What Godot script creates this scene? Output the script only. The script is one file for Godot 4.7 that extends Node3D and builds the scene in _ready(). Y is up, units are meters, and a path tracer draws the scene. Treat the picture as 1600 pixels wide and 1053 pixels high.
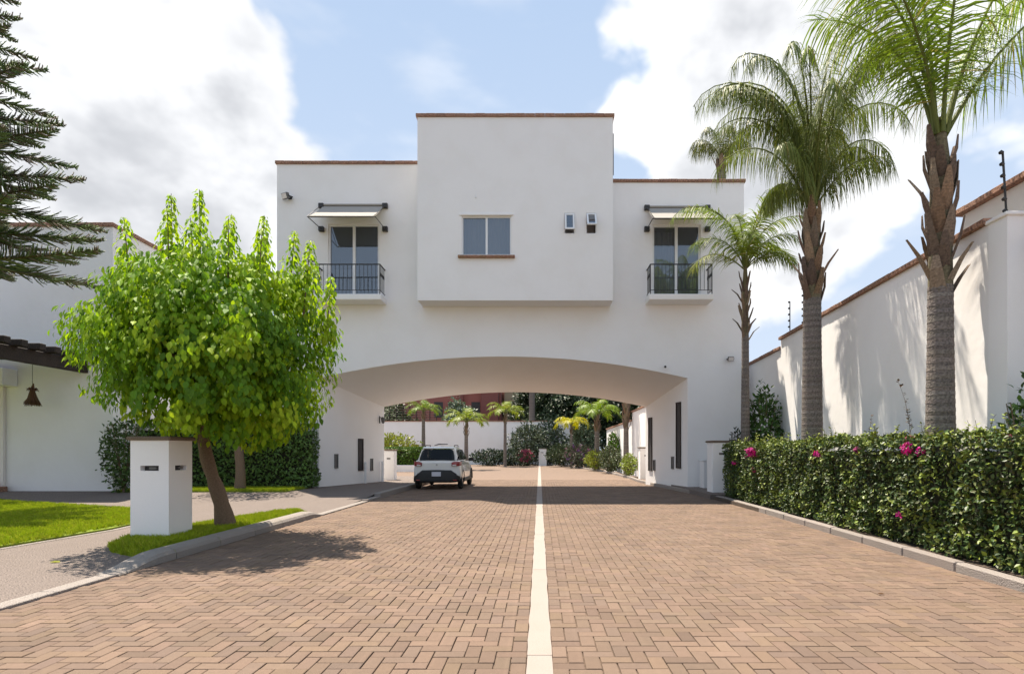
extends Node3D
# A gatehouse with a splayed arch over a herringbone-paved lane. x right, y up, -z away from the camera; V(x, y, d) takes the depth d as a positive number.

const EYE := 1.3
var rng := RandomNumberGenerator.new()
var M := {}
var T := {}
var taken := {}


class MB:
	var v := PackedVector3Array()
	var n := PackedVector3Array()
	var c := PackedColorArray()
	var col := Color(1, 1, 1)
	func tri(a: Vector3, b: Vector3, d: Vector3, na: Vector3, nb: Vector3, nd: Vector3) -> void:
		v.append(a); n.append(na); c.append(col)
		if (b - a).cross(d - a).dot(na) > 0.0:
			v.append(d); v.append(b); n.append(nd); n.append(nb)
		else:
			v.append(b); v.append(d); n.append(nb); n.append(nd)
		c.append(col); c.append(col)
	func quad(a: Vector3, b: Vector3, e: Vector3, d: Vector3, nn: Vector3) -> void:
		tri(a, b, e, nn, nn, nn)
		tri(a, e, d, nn, nn, nn)
	func face(a: Vector3, b: Vector3, e: Vector3, d: Vector3, away: Vector3) -> void:
		# flat quad whose normal points away from the given inner point
		var g := (b - a).cross(d - a).normalized()
		if g.dot((a + e) * 0.5 - away) < 0.0:
			g = -g
		quad(a, b, e, d, g)
	func box(lo: Vector3, hi: Vector3) -> void:
		obox(Transform3D(Basis(), (lo + hi) * 0.5), hi - lo)
	func obox(t: Transform3D, s: Vector3) -> void:
		var h := s * 0.5
		for k in 3:
			for sg in [-1.0, 1.0]:
				var nn := Vector3.ZERO; nn[k] = sg
				var p := (k + 1) % 3
				var q := (k + 2) % 3
				var a := Vector3.ZERO; a[k] = h[k] * sg
				var cs := []
				for w in [[-1, -1], [1, -1], [1, 1], [-1, 1]]:
					var r := a
					r[p] = h[p] * w[0]; r[q] = h[q] * w[1]
					cs.append(t * r)
				quad(cs[0], cs[1], cs[2], cs[3], (t.basis * nn).normalized())
	func bevel_box(t: Transform3D, s: Vector3, b: float) -> void:
		# chamfered box: 6 faces, 12 chamfers, 8 corners
		var h := s * 0.5
		var i := h - Vector3(b, b, b)
		for k in 3:
			var p := (k + 1) % 3
			var q := (k + 2) % 3
			for sg in [-1.0, 1.0]:
				var nn := Vector3.ZERO; nn[k] = sg
				var cs := []
				for w in [[-1, -1], [1, -1], [1, 1], [-1, 1]]:
					var r := Vector3.ZERO
					r[k] = h[k] * sg; r[p] = i[p] * w[0]; r[q] = i[q] * w[1]
					cs.append(t * r)
				quad(cs[0], cs[1], cs[2], cs[3], (t.basis * nn).normalized())
			for sp in [-1.0, 1.0]:
				for sq in [-1.0, 1.0]:
					var e := []
					for w in [-1.0, 1.0]:
						var r1 := Vector3.ZERO; r1[k] = i[k] * w; r1[p] = h[p] * sp; r1[q] = i[q] * sq
						var r2 := Vector3.ZERO; r2[k] = i[k] * w; r2[p] = i[p] * sp; r2[q] = h[q] * sq
						e.append(t * r1); e.append(t * r2)
					var ne := Vector3.ZERO; ne[p] = sp; ne[q] = sq
					quad(e[0], e[2], e[3], e[1], (t.basis * ne).normalized())
		for sx in [-1.0, 1.0]:
			for sy in [-1.0, 1.0]:
				for sz in [-1.0, 1.0]:
					var nc := (t.basis * Vector3(sx, sy, sz)).normalized()
					tri(t * Vector3(h.x * sx, i.y * sy, i.z * sz), t * Vector3(i.x * sx, h.y * sy, i.z * sz), t * Vector3(i.x * sx, i.y * sy, h.z * sz), nc, nc, nc)
	func top_block(lo: Vector3, hi: Vector3, b: float) -> void:
		# a paver: top, four chamfers, four sides
		var x0 := lo.x; var x1 := hi.x; var z0 := lo.z; var z1 := hi.z; var y := hi.y
		quad(Vector3(x0 + b, y, z0 + b), Vector3(x1 - b, y, z0 + b), Vector3(x1 - b, y, z1 - b), Vector3(x0 + b, y, z1 - b), Vector3.UP)
		var o := [Vector3(x0, y - b, z0), Vector3(x1, y - b, z0), Vector3(x1, y - b, z1), Vector3(x0, y - b, z1)]
		var t := [Vector3(x0 + b, y, z0 + b), Vector3(x1 - b, y, z0 + b), Vector3(x1 - b, y, z1 - b), Vector3(x0 + b, y, z1 - b)]
		var m := [Vector3(0, 0, -1), Vector3(1, 0, 0), Vector3(0, 0, 1), Vector3(-1, 0, 0)]
		for k in 4:
			var l := (k + 1) % 4
			quad(o[k], o[l], t[l], t[k], (m[k] + Vector3.UP).normalized())
			quad(Vector3(o[k].x, lo.y, o[k].z), Vector3(o[l].x, lo.y, o[l].z), o[l], o[k], m[k])
	func tube(pts: Array, rad: Array, seg: int, cap := true) -> void:
		var ref := Vector3(0.31, 0.2, 0.93)
		var rings := []
		var nrms := []
		for i in pts.size():
			var d: Vector3 = (pts[mini(i + 1, pts.size() - 1)] - pts[maxi(i - 1, 0)]).normalized()
			var s := d.cross(ref).normalized()
			if s.length() < 0.5:
				s = d.cross(Vector3.RIGHT).normalized()
			var w := d.cross(s)
			ref = s.cross(d)
			if ref.length() < 0.1:
				ref = Vector3(0.31, 0.2, 0.93)
			var ring := []
			var nr := []
			for k in seg:
				var a := TAU * k / seg
				var q := s * cos(a) + w * sin(a)
				nr.append(q)
				ring.append(pts[i] + q * rad[i])
			rings.append(ring); nrms.append(nr)
		for i in pts.size() - 1:
			for k in seg:
				var l := (k + 1) % seg
				tri(rings[i][k], rings[i][l], rings[i + 1][l], nrms[i][k], nrms[i][l], nrms[i + 1][l])
				tri(rings[i][k], rings[i + 1][l], rings[i + 1][k], nrms[i][k], nrms[i + 1][l], nrms[i + 1][k])
		if cap:
			for e in [0, pts.size() - 1]:
				var d2: Vector3 = (pts[e] - pts[1 if e == 0 else e - 1]).normalized()
				for k in seg:
					tri(pts[e], rings[e][k], rings[e][(k + 1) % seg], d2, d2, d2)
	func bar(a: Vector3, b: Vector3, r: float, seg := 6) -> void:
		tube([a, b], [r, r], seg)
	func mesh(m: Material) -> ArrayMesh:
		var arr := []
		arr.resize(Mesh.ARRAY_MAX)
		arr[Mesh.ARRAY_VERTEX] = v
		arr[Mesh.ARRAY_NORMAL] = n
		arr[Mesh.ARRAY_COLOR] = c
		var am := ArrayMesh.new()
		am.add_surface_from_arrays(Mesh.PRIMITIVE_TRIANGLES, arr)
		am.surface_set_material(0, m)
		return am


func V(x: float, y: float, d: float) -> Vector3:
	return Vector3(x, y, -d)


func numbered(called: String) -> String:
	if not taken.has(called):
		taken[called] = 0
		return called
	taken[called] += 1
	return "%s_%03d" % [called, taken[called]]


func tag(o: Node3D, label: String, category: String, group := "", kind := "") -> Node3D:
	if label: o.set_meta("label", label)
	if category: o.set_meta("category", category)
	if group: o.set_meta("group", group)
	if kind: o.set_meta("kind", kind)
	return o


func base(called: String, at: Vector3, label: String, category: String, group := "") -> Node3D:
	var o := Node3D.new()
	o.name = numbered(called)
	add_child(o)
	o.position = at
	return tag(o, label, category, group)


func put(called: String, me: Mesh, parent: Node3D = null) -> MeshInstance3D:
	# one named mesh; geometry under a parent is given in world coordinates and moved into the parent's space
	var o := MeshInstance3D.new()
	o.mesh = me
	if parent == null:
		o.name = numbered(called)
		add_child(o)
	else:
		o.name = called
		parent.add_child(o, true)
	return o


func part(called: String, mb: MB, m: Material, parent: Node3D, off := Vector3.ZERO) -> MeshInstance3D:
	var o := put(called, mb.mesh(m), parent)
	o.position = off
	return o


func wpart(called: String, mb: MB, m: Material, parent: Node3D) -> MeshInstance3D:
	# like part(), for shapes laid out in world coordinates under a thing that is only moved
	var p := Vector3.ZERO
	var q: Node = parent
	while q != self:
		p += (q as Node3D).position
		q = q.get_parent()
	return part(called, mb, m, parent, -p)


func struct(called: String, mb: MB, m: Material, label := "") -> MeshInstance3D:
	var o := put(called, mb.mesh(m))
	o.set_meta("kind", "structure")
	if label: o.set_meta("label", label)
	return o


func scatter(called: String, me: Mesh, xf: Array, cols: Array, parent: Node3D, off := Vector3.ZERO) -> MultiMeshInstance3D:
	var mm := MultiMesh.new()
	mm.transform_format = MultiMesh.TRANSFORM_3D
	mm.use_colors = true
	mm.mesh = me
	mm.instance_count = xf.size()
	for i in xf.size():
		mm.set_instance_transform(i, xf[i])
		mm.set_instance_color(i, cols[i])
	var o := MultiMeshInstance3D.new()
	o.multimesh = mm
	if parent == null:
		o.name = numbered(called)
		add_child(o)
	else:
		o.name = called
		parent.add_child(o, true)
	o.position = off
	o.set_meta("kind", "stuff")
	return o


func lin(r: float, g: float, b: float) -> Color:
	return Color(r, g, b)


func vary(c: Color, amount: float) -> Color:
	var k := 1.0 + rng.randf_range(-amount, amount)
	return Color(c.r * k * (1.0 + rng.randf_range(-amount, amount) * 0.25), c.g * k, c.b * k * (1.0 + rng.randf_range(-amount, amount) * 0.3))


func ramp_texture(noise: FastNoiseLite, size: int, g: Gradient) -> ImageTexture:
	var im := noise.get_seamless_image(size, size)
	im.convert(Image.FORMAT_L8)
	var src := im.get_data()
	var lut := []
	for i in 256:
		var q := g.sample(i / 255.0)
		lut.append([int(q.r * 255), int(q.g * 255), int(q.b * 255)])
	var dst := PackedByteArray()
	dst.resize(size * size * 3)
	for i in size * size:
		var q: Array = lut[src[i]]
		dst[i * 3] = q[0]; dst[i * 3 + 1] = q[1]; dst[i * 3 + 2] = q[2]
	return ImageTexture.create_from_image(Image.create_from_data(size, size, false, Image.FORMAT_RGB8, dst))


func fnoise(sd: int, freq: float, oct: int, type := FastNoiseLite.TYPE_SIMPLEX_SMOOTH) -> FastNoiseLite:
	var f := FastNoiseLite.new()
	f.seed = sd
	f.noise_type = type
	f.frequency = freq
	f.fractal_type = FastNoiseLite.FRACTAL_FBM
	f.fractal_octaves = oct
	return f


func ramp(stops: Array) -> Gradient:
	var g := Gradient.new()
	var off := PackedFloat32Array()
	var cs := PackedColorArray()
	for s in stops:
		off.append(s[0]); cs.append(s[1])
	g.offsets = off
	g.colors = cs
	return g


func grey(v: float) -> Color:
	return Color(v, v, v)


func bump_texture(noise: FastNoiseLite, size: int, strength: float) -> ImageTexture:
	var im := noise.get_seamless_image(size, size)
	im.convert(Image.FORMAT_RGB8)
	im.bump_map_to_normal_map(strength)
	return ImageTexture.create_from_image(im)


func surface(albedo: Color, rough: float, tex: Texture2D = null, scale := 1.0, bump: Texture2D = null, bump_amount := 0.5, detail: Texture2D = null, detail_scale := 1.0) -> StandardMaterial3D:
	var m := StandardMaterial3D.new()
	m.albedo_color = albedo.linear_to_srgb()
	m.roughness = rough
	m.vertex_color_use_as_albedo = true
	m.uv1_triplanar = true
	m.uv1_world_triplanar = true
	m.uv1_scale = Vector3.ONE * scale
	if tex: m.albedo_texture = tex
	if bump:
		m.normal_enabled = true
		m.normal_texture = bump
		m.normal_scale = bump_amount
	if detail:
		m.detail_enabled = true
		m.detail_albedo = detail
		m.detail_blend_mode = BaseMaterial3D.BLEND_MODE_MUL
		m.detail_uv_layer = BaseMaterial3D.DETAIL_UV_2
		m.uv2_triplanar = true
		m.uv2_world_triplanar = true
		m.uv2_scale = Vector3.ONE * detail_scale
	return m


func foliage_mat(rough: float, back: float) -> StandardMaterial3D:
	var m := StandardMaterial3D.new()
	m.albedo_color = Color(1, 1, 1)
	m.vertex_color_use_as_albedo = true
	m.roughness = rough
	m.cull_mode = BaseMaterial3D.CULL_DISABLED
	m.backlight_enabled = true
	m.backlight = Color(back, back, back * 0.75)
	m.metallic_specular = 0.4
	return m


func make_materials() -> void:
	T.grain = ramp_texture(fnoise(11, 0.09, 4), 512, ramp([[0.0, grey(0.955)], [0.5, grey(0.985)], [1.0, grey(1.0)]]))
	T.blotch = ramp_texture(fnoise(12, 0.012, 5), 512, ramp([[0.2, Color(0.988, 0.986, 0.983)], [0.55, grey(0.996)], [1.0, grey(1.0)]]))
	T.soil = ramp_texture(fnoise(13, 0.06, 5), 512, ramp([[0.2, grey(0.62)], [0.6, grey(0.96)], [0.8, grey(1.0)]]))
	T.speckle = ramp_texture(fnoise(14, 0.22, 3), 512, ramp([[0.2, grey(0.62)], [0.45, grey(0.86)], [0.62, grey(0.95)], [0.9, grey(1.0)]]))
	T.pebble = ramp_texture(fnoise(19, 0.12, 3), 512, ramp([[0.2, grey(0.5)], [0.42, grey(0.84)], [0.55, grey(0.94)], [0.75, grey(1.0)]]))
	T.bark = ramp_texture(fnoise(15, 0.05, 5), 512, ramp([[0.2, grey(0.72)], [0.7, grey(1.0)]]))
	T.bump = bump_texture(fnoise(16, 0.05, 4), 512, 6.0)
	T.fine = bump_texture(fnoise(17, 0.16, 3), 512, 7.0)
	T.wood = ramp_texture(fnoise(18, 0.03, 4), 512, ramp([[0.2, grey(0.6)], [0.8, grey(1.0)]]))
	M.plaster = surface(lin(0.90, 0.88, 0.865), 0.92, T.blotch, 0.12, T.bump, 0.03, T.grain, 1.5)
	M.plaster_warm = surface(lin(0.84, 0.78, 0.73), 0.92, T.blotch, 0.2, T.bump, 0.07, T.grain, 1.3)
	M.paver = surface(lin(1, 1, 1), 0.9, T.speckle, 2.2, T.fine, 0.5, T.grain, 0.31)
	M.sand = surface(lin(0.17, 0.115, 0.08), 1.0, T.soil, 1.0)
	M.far_road = surface(lin(0.255, 0.172, 0.122), 0.9, T.grain, 0.31, null, 0.0, T.speckle, 2.2)
	M.concrete = surface(lin(0.35, 0.30, 0.268), 0.9, T.grain, 1.1, T.fine, 0.3, T.blotch, 0.5)
	M.kerb = surface(lin(0.40, 0.35, 0.315), 0.92, T.speckle, 0.7, T.fine, 0.6, T.blotch, 0.6)
	M.aggregate = surface(lin(0.235, 0.188, 0.163), 0.92, T.pebble, 0.8, T.fine, 0.5, T.blotch, 0.25)
	M.soil = surface(lin(0.13, 0.095, 0.07), 1.0, T.soil, 1.2, T.fine, 0.8)
	M.lawn = surface(lin(0.22, 0.29, 0.02), 1.0, T.soil, 1.5)
	M.terracotta = surface(lin(0.62, 0.34, 0.23), 0.88, T.speckle, 1.2, T.fine, 0.4, T.soil, 0.6)
	M.bark = surface(lin(0.24, 0.165, 0.11), 0.95, T.bark, 1.8, T.bump, 1.0)
	M.palm_bark = surface(lin(1, 1, 1), 0.95, T.bark, 0.9, T.bump, 0.5)
	M.timber = surface(lin(0.045, 0.026, 0.018), 0.7, T.wood, 1.5, T.bump, 0.4)
	M.dark_metal = surface(lin(0.03, 0.027, 0.026), 0.5)
	M.grey_metal = surface(lin(0.12, 0.115, 0.11), 0.5)
	M.white_paint = surface(lin(0.78, 0.78, 0.78), 0.45)
	M.cloth = surface(lin(0.355, 0.33, 0.295), 0.9, T.grain, 4.0)
	M.cloth.cull_mode = BaseMaterial3D.CULL_DISABLED
	M.curtain = surface(lin(0.72, 0.71, 0.69), 0.95, T.grain, 3.0)
	M.room = surface(lin(0.42, 0.37, 0.33), 0.95)
	M.slot = surface(lin(0.05, 0.045, 0.045), 0.8)
	M.leaf = foliage_mat(0.58, 1.0)
	M.hedge_leaf = foliage_mat(0.44, 0.45)
	M.frond = foliage_mat(0.5, 0.85)
	M.needle = foliage_mat(0.6, 0.5)
	M.petal = foliage_mat(0.6, 0.8)
	M.grass = foliage_mat(0.6, 0.9)
	M.shade_core = surface(lin(0.03, 0.035, 0.016), 1.0, T.soil, 3.0)  # near-black green standing in for the shade deep inside a hedge
	var g := StandardMaterial3D.new()
	g.albedo_color = Color(0.47, 0.50, 0.53, 0.42)
	g.metallic = 0.65
	g.transparency = BaseMaterial3D.TRANSPARENCY_ALPHA
	g.roughness = 0.03
	g.metallic_specular = 0.8
	M.glass = g
	var cg := StandardMaterial3D.new()
	cg.albedo_color = Color(0.015, 0.018, 0.018, 0.9)
	cg.transparency = BaseMaterial3D.TRANSPARENCY_ALPHA
	cg.roughness = 0.03
	cg.metallic_specular = 0.35
	M.car_glass = cg
	var cp := surface(lin(0.80, 0.785, 0.75), 0.3)
	cp.clearcoat_enabled = true
	cp.clearcoat = 0.9
	cp.clearcoat_roughness = 0.05
	M.car_paint = cp
	M.car_black = surface(lin(0.018, 0.018, 0.019), 0.6, T.grain, 8.0)
	M.rubber = surface(lin(0.016, 0.016, 0.016), 0.85)
	M.rim = surface(lin(0.45, 0.45, 0.46), 0.35)
	M.rim.metallic = 0.8
	var tl := surface(lin(0.26, 0.007, 0.012), 0.15)
	tl.clearcoat_enabled = true
	M.tail = tl
	M.lamp_clear = surface(lin(0.7, 0.66, 0.64), 0.1)


func sky_image() -> ImageTexture:
	# clouds in the air above and all round; the large banks lie where the photograph shows them (azimuth 0 is straight ahead)
	var w := 3072
	var h := 1536
	var data := PackedFloat32Array()
	data.resize(w * h * 3)
	var big := fnoise(31, 1.15, 6)
	var fine := fnoise(32, 3.4, 6)
	fine.fractal_type = FastNoiseLite.FRACTAL_RIDGED
	var shade := fnoise(33, 1.9, 6)
	shade.fractal_gain = 0.55
	var wisp := fnoise(34, 1.4, 6)
	# azimuth, elevation, half-width, half-height (degrees), weight
	var banks := [[-38.0, 29.0, 15.0, 11.0, 0.9], [-30.0, 20.0, 10.0, 8.0, 0.75], [-44.0, 12.0, 10.0, 10.0, 0.35], [20.0, 27.0, 9.0, 10.0, 0.85], [29.0, 33.0, 13.0, 11.0, 0.8], [8.0, 29.5, 4.0, 2.6, 0.5], [22.0, 17.0, 9.0, 7.0, 0.45], [-12.0, 36.0, 13.0, 11.0, -1.0], [-8.0, 25.0, 11.0, 7.0, -0.8], [-20.0, 40.0, 9.0, 5.0, -0.6], [-1.0, 38.0, 9.0, 5.0, -0.5], [34.0, 12.0, 12.0, 8.0, -0.6]]
	var top := Vector3(0.078, 0.162, 0.305)
	var low := Vector3(0.265, 0.32, 0.40)
	for j in h:
		var el := 90.0 - 180.0 * (j + 0.5) / h
		if el < 0.0:
			for i in w:
				var q := (j * w + i) * 3
				data[q] = 0.30; data[q + 1] = 0.25; data[q + 2] = 0.20
			continue
		var ce := cos(deg_to_rad(el))
		var se := sin(deg_to_rad(el))
		var blue := low.lerp(top, pow(se, 0.62))
		for i in w:
			var az := 360.0 * (i + 0.5) / w
			if az > 180.0: az -= 360.0
			var a := deg_to_rad(az)
			var x := sin(a) * ce
			var z := -cos(a) * ce
			var p := Vector3(x, se * 1.5, z) * 1.5
			var d := big.get_noise_3dv(p) * 0.9 + fine.get_noise_3dv(p) * -0.32 + 0.02
			for b in banks:
				var u: float = (az - b[0]) / b[2]
				var t: float = (el - b[1]) / b[3]
				var r := u * u + t * t
				if r < 6.0:
					d += b[4] * exp(-r)
			var cover := smoothstep(0.02, 0.34, d)
			var body := smoothstep(0.25, 1.0, d)
			var s := shade.get_noise_3dv(p * 1.3 + Vector3(0.0, 0.25, 0.1)) * 0.5 + 0.5
			var bright := lerpf(0.50, 0.27, clampf(smoothstep(0.22, 0.76, s) * (0.4 + 0.6 * body), 0.0, 1.0))
			var thin := smoothstep(0.0, 0.7, wisp.get_noise_3dv(Vector3(p.x * 1.6, p.y * 3.2, p.z * 1.6) + Vector3(3, 1, 7)))
			cover = maxf(cover, thin * 0.3)
			var haze := 0.22 + 0.18 * (1.0 - se)
			var cl := Vector3(bright, bright, bright).lerp(Vector3(bright * 0.97, bright * 0.99, bright * 1.04), clampf((0.50 - bright) / 0.23, 0.0, 1.0))
			var air := blue.lerp(Vector3(0.40, 0.42, 0.445), haze)
			var o := air.lerp(cl, cover * 0.96)
			var q2 := (j * w + i) * 3
			data[q2] = o.x; data[q2 + 1] = o.y; data[q2 + 2] = o.z
	return ImageTexture.create_from_image(Image.create_from_data(w, h, false, Image.FORMAT_RGBF, data.to_byte_array()))


func set_stage() -> void:
	var cam := Camera3D.new()
	cam.name = "camera"
	cam.near = 0.1
	cam.far = 600.0
	cam.projection = Camera3D.PROJECTION_FRUSTUM
	cam.size = 0.1 * 1053.0 / 890.0
	cam.frustum_offset = Vector2(-43.0, 178.5) / 890.0 * 0.1
	cam.position = Vector3(0, EYE, 0)
	add_child(cam)
	cam.current = true
	var env := Environment.new()
	env.background_mode = Environment.BG_SKY
	var sky := Sky.new()
	var pan := PanoramaSkyMaterial.new()
	pan.panorama = sky_image()
	sky.sky_material = pan
	env.sky = sky
	env.background_energy_multiplier = 1.0
	env.tonemap_mode = Environment.TONE_MAPPER_LINEAR
	env.tonemap_exposure = 2.5
	env.sdfgi_enabled = true
	env.ssao_enabled = true
	env.ssil_enabled = true
	var we := WorldEnvironment.new()
	we.name = "world_environment"
	we.environment = env
	add_child(we)
	var sun := DirectionalLight3D.new()
	sun.name = "sun"
	sun.light_energy = 1.3
	sun.light_color = Color(1.0, 0.955, 0.885)
	sun.light_angular_distance = 0.6
	sun.shadow_enabled = true
	add_child(sun)
	sun.look_at_from_position(Vector3(-26, 100, -33), Vector3.ZERO, Vector3(0, 0, -1))


func rise(d: float) -> float:
	# the left-hand paving climbs gently from the lane's level to the gatehouse pavement
	return 0.008 + 0.115 * smoothstep(13.2, 16.8, d)


func build_ground() -> void:
	var g := MB.new()
	g.quad(V(-260, -0.14, -120), V(260, -0.14, -120), V(260, -0.14, 300), V(-260, -0.14, 300), Vector3.UP)
	struct("ground", g, M.soil, "bare soil under and around the paving")
	# lane: joint sand, pavers, centre strip
	var road := Node3D.new()
	road.name = numbered("road")
	add_child(road)
	tag(road, "reddish herringbone brick lane running under the arch", "", "", "structure")
	var b := MB.new()
	b.quad(V(-4.42, -0.013, -2.0), V(5.05, -0.013, -2.0), V(5.05, -0.013, 26.0), V(-4.42, -0.013, 26.0), Vector3.UP)
	part("joint_sand", b, M.sand, road)
	var f := MB.new()
	f.quad(V(-4.42, -0.004, 26.0), V(5.2, -0.004, 26.0), V(4.0, -0.004, 56.0), V(-14.0, -0.004, 56.0), Vector3.UP)
	f.quad(V(-4.42, -0.004, 26.0), V(-14.0, -0.004, 56.0), V(-40.0, -0.004, 56.0), V(-40.0, -0.004, 26.0), Vector3.UP)
	f.quad(V(-4.42, -0.004, -2.0), V(9.0, -0.004, -2.0), V(9.0, -0.004, -60.0), V(-4.42, -0.004, -60.0), Vector3.UP)
	part("far_paving", f, M.far_road, road)
	var w := 0.1
	var gap := 0.0032
	var tones := [lin(0.252, 0.168, 0.118), lin(0.258, 0.176, 0.124), lin(0.243, 0.162, 0.115), lin(0.266, 0.176, 0.126), lin(0.238, 0.162, 0.12), lin(0.256, 0.172, 0.115)]
	var wear := fnoise(51, 0.35, 3)
	var all := []
	for j in range(-20, 260):          # rows, counted from the far end towards the viewer
		for i in range(-46, 52):
			var k := posmod(i - j, 4)
			if k != 0 and k != 3:
				continue
			var x0 := i * w
			var d1 := 25.9 - j * w     # far side
			var x1 := x0 + (0.2 if k == 0 else 0.1)
			var d0 := d1 - (0.1 if k == 0 else 0.2)
			if d0 < -0.5 or d1 > 26.0:
				continue
			# each half is laid from the centre strip outwards; a paver across the middle becomes two halves
			var cells := [[x0, x1]]
			if x0 < -0.01 and x1 > 0.01: cells = [[x0, 0.0], [0.0, x1]]
			for ce in cells:
				var off: float = 0.078 if ce[0] + ce[1] > 0.0 else -0.078
				var e0: float = maxf(ce[0] + off, -4.40)
				var e1: float = minf(ce[1] + off, 5.0)
				if e1 - e0 > 0.03:
					all.append([e0, e1, d0, d1])
	# the 300 that show largest: nearest ones inside the picture
	var order := []
	for i in all.size():
		var p: Array = all[i]
		var cx: float = (p[0] + p[1]) * 0.5
		var cd: float = (p[2] + p[3]) * 0.5
		var inside: bool = cd > 3.25 and cx / cd > -0.95 and cx / cd < 0.86
		order.append([cd if inside else 1000.0 + cd, i])
	order.sort_custom(func(a, b2): return a[0] < b2[0])
	var single := {}
	for i in 300:
		single[order[i][1]] = true
	var rest := MB.new()
	for i in all.size():
		var p: Array = all[i]
		var tone: Color = tones[rng.randi() % tones.size()]
		var nz := wear.get_noise_2d((p[0] + p[1]) * 2.0, (p[2] + p[3]) * 2.0)
		var r := rng.randf()
		var k := 1.0 + nz * 0.24 + rng.randf_range(-0.05, 0.05)
		if r < 0.06: k *= 0.84
		var col := Color(tone.r * k, tone.g * k, tone.b * k)
		var dy := rng.randf_range(-0.0022, 0.0022)
		var jx := rng.randf_range(-0.0012, 0.0012)
		var g1 := gap + rng.randf_range(-0.0008, 0.0016)
		var lo := Vector3(p[0] + g1 + jx, -0.05, -p[3] + g1)
		var hi := Vector3(p[1] - g1 + jx, dy, -p[2] - g1)
		if single.has(i):
			var one := MB.new()
			one.col = col
			var c := (lo + hi) * 0.5
			c.y = 0.0
			one.top_block(lo - c, hi - c, 0.003)
			part("paver", one, M.paver, road, c)
		else:
			rest.col = col
			rest.top_block(lo, hi, 0.003)
	part("pavers", rest, M.paver, road).set_meta("kind", "stuff")
	# pale concrete strip down the middle, cast in lengths
	var d := 1.0
	while d < 50.0:
		var len := 2.62 if d < 26.0 else 6.0
		var s := MB.new()
		s.col = vary(lin(1.0, 0.985, 0.97), 0.05)
		var n := int(len / 0.14)
		var wob := fnoise(int(d * 10) + 3, 2.2, 3)
		for i in n:
			var a := d + 0.004 + (len - 0.008) * i / n
			var e := d + 0.004 + (len - 0.008) * (i + 1) / n
			var la := -0.077 + wob.get_noise_2d(a, 0.0) * 0.011
			var le := -0.077 + wob.get_noise_2d(e, 0.0) * 0.011
			var ra := 0.077 + wob.get_noise_2d(a, 9.0) * 0.011
			var re := 0.077 + wob.get_noise_2d(e, 9.0) * 0.011
			s.quad(V(la, 0.004, a), V(ra, 0.004, a), V(re, 0.004, e), V(le, 0.004, e), Vector3.UP)
			s.quad(V(la, -0.05, a), V(la, 0.004, a), V(le, 0.004, e), V(le, -0.05, e), Vector3.LEFT)
			s.quad(V(ra, -0.05, a), V(ra, 0.004, a), V(re, 0.004, e), V(re, -0.05, e), Vector3.RIGHT)
		s.quad(V(-0.07, -0.05, d + 0.004), V(0.07, -0.05, d + 0.004), V(0.07, 0.004, d + 0.004), V(-0.07, 0.004, d + 0.004), Vector3.BACK)
		part("centre_strip", s, M.concrete, road)
		d += len
	# left-hand paving of pinkish exposed aggregate
	var pv := MB.new()
	var ds := [-60.0, 6.0, 12.0, 13.2, 13.8, 14.4, 15.0, 15.6, 16.2, 16.8, 20.0, 27.0]
	for i in ds.size() - 1:
		var a2: float = ds[i]
		var b2: float = ds[i + 1]
		pv.quad(V(-34, rise(a2), a2), V(-4.58, rise(a2), a2), V(-4.58, rise(b2), b2), V(-34, rise(b2), b2), Vector3.UP)
	struct("footpath", pv, M.aggregate, "pinkish exposed aggregate footpath left of the lane")
	var pr := MB.new()
	pr.box(V(4.62, -0.1, 24.5), V(8.4, 0.13, 15.4))
	struct("pavement", pr, M.aggregate, "raised pavement round the right gatehouse pier")
	var bd := MB.new()
	bd.box(V(4.70, -0.1, 15.35), V(9.0, 0.08, -2.0))
	struct("planting_bed", bd, M.soil, "soil bed under the long hedge")
	# flush border slabs beside the lane (left), raised kerb at the tree island, kerb by the pier
	var kl := Node3D.new()
	kl.name = numbered("kerb_left")
	add_child(kl)
	tag(kl, "pale concrete edging along the left of the lane", "", "", "structure")
	d = 0.2
	while d < 15.0:
		if d > 5.9 and d < 11.6:
			d = 11.62
			continue
		var l := 1.0
		var s2 := MB.new()
		s2.col = vary(lin(1.35, 1.38, 1.4), 0.07)
		s2.bevel_box(Transform3D(Basis(), V(-4.495, rise(d) * 0.5 - 0.02, d + l * 0.5)), Vector3(0.165, 0.06 + rise(d), l - 0.012), 0.006)
		part("border_slab", s2, M.kerb, kl)
		d += l
	# island kerb: broad rounded section whose ends taper into the paving
	var kd0 := 5.95
	var kd1 := 11.7
	var nk := 6
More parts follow.
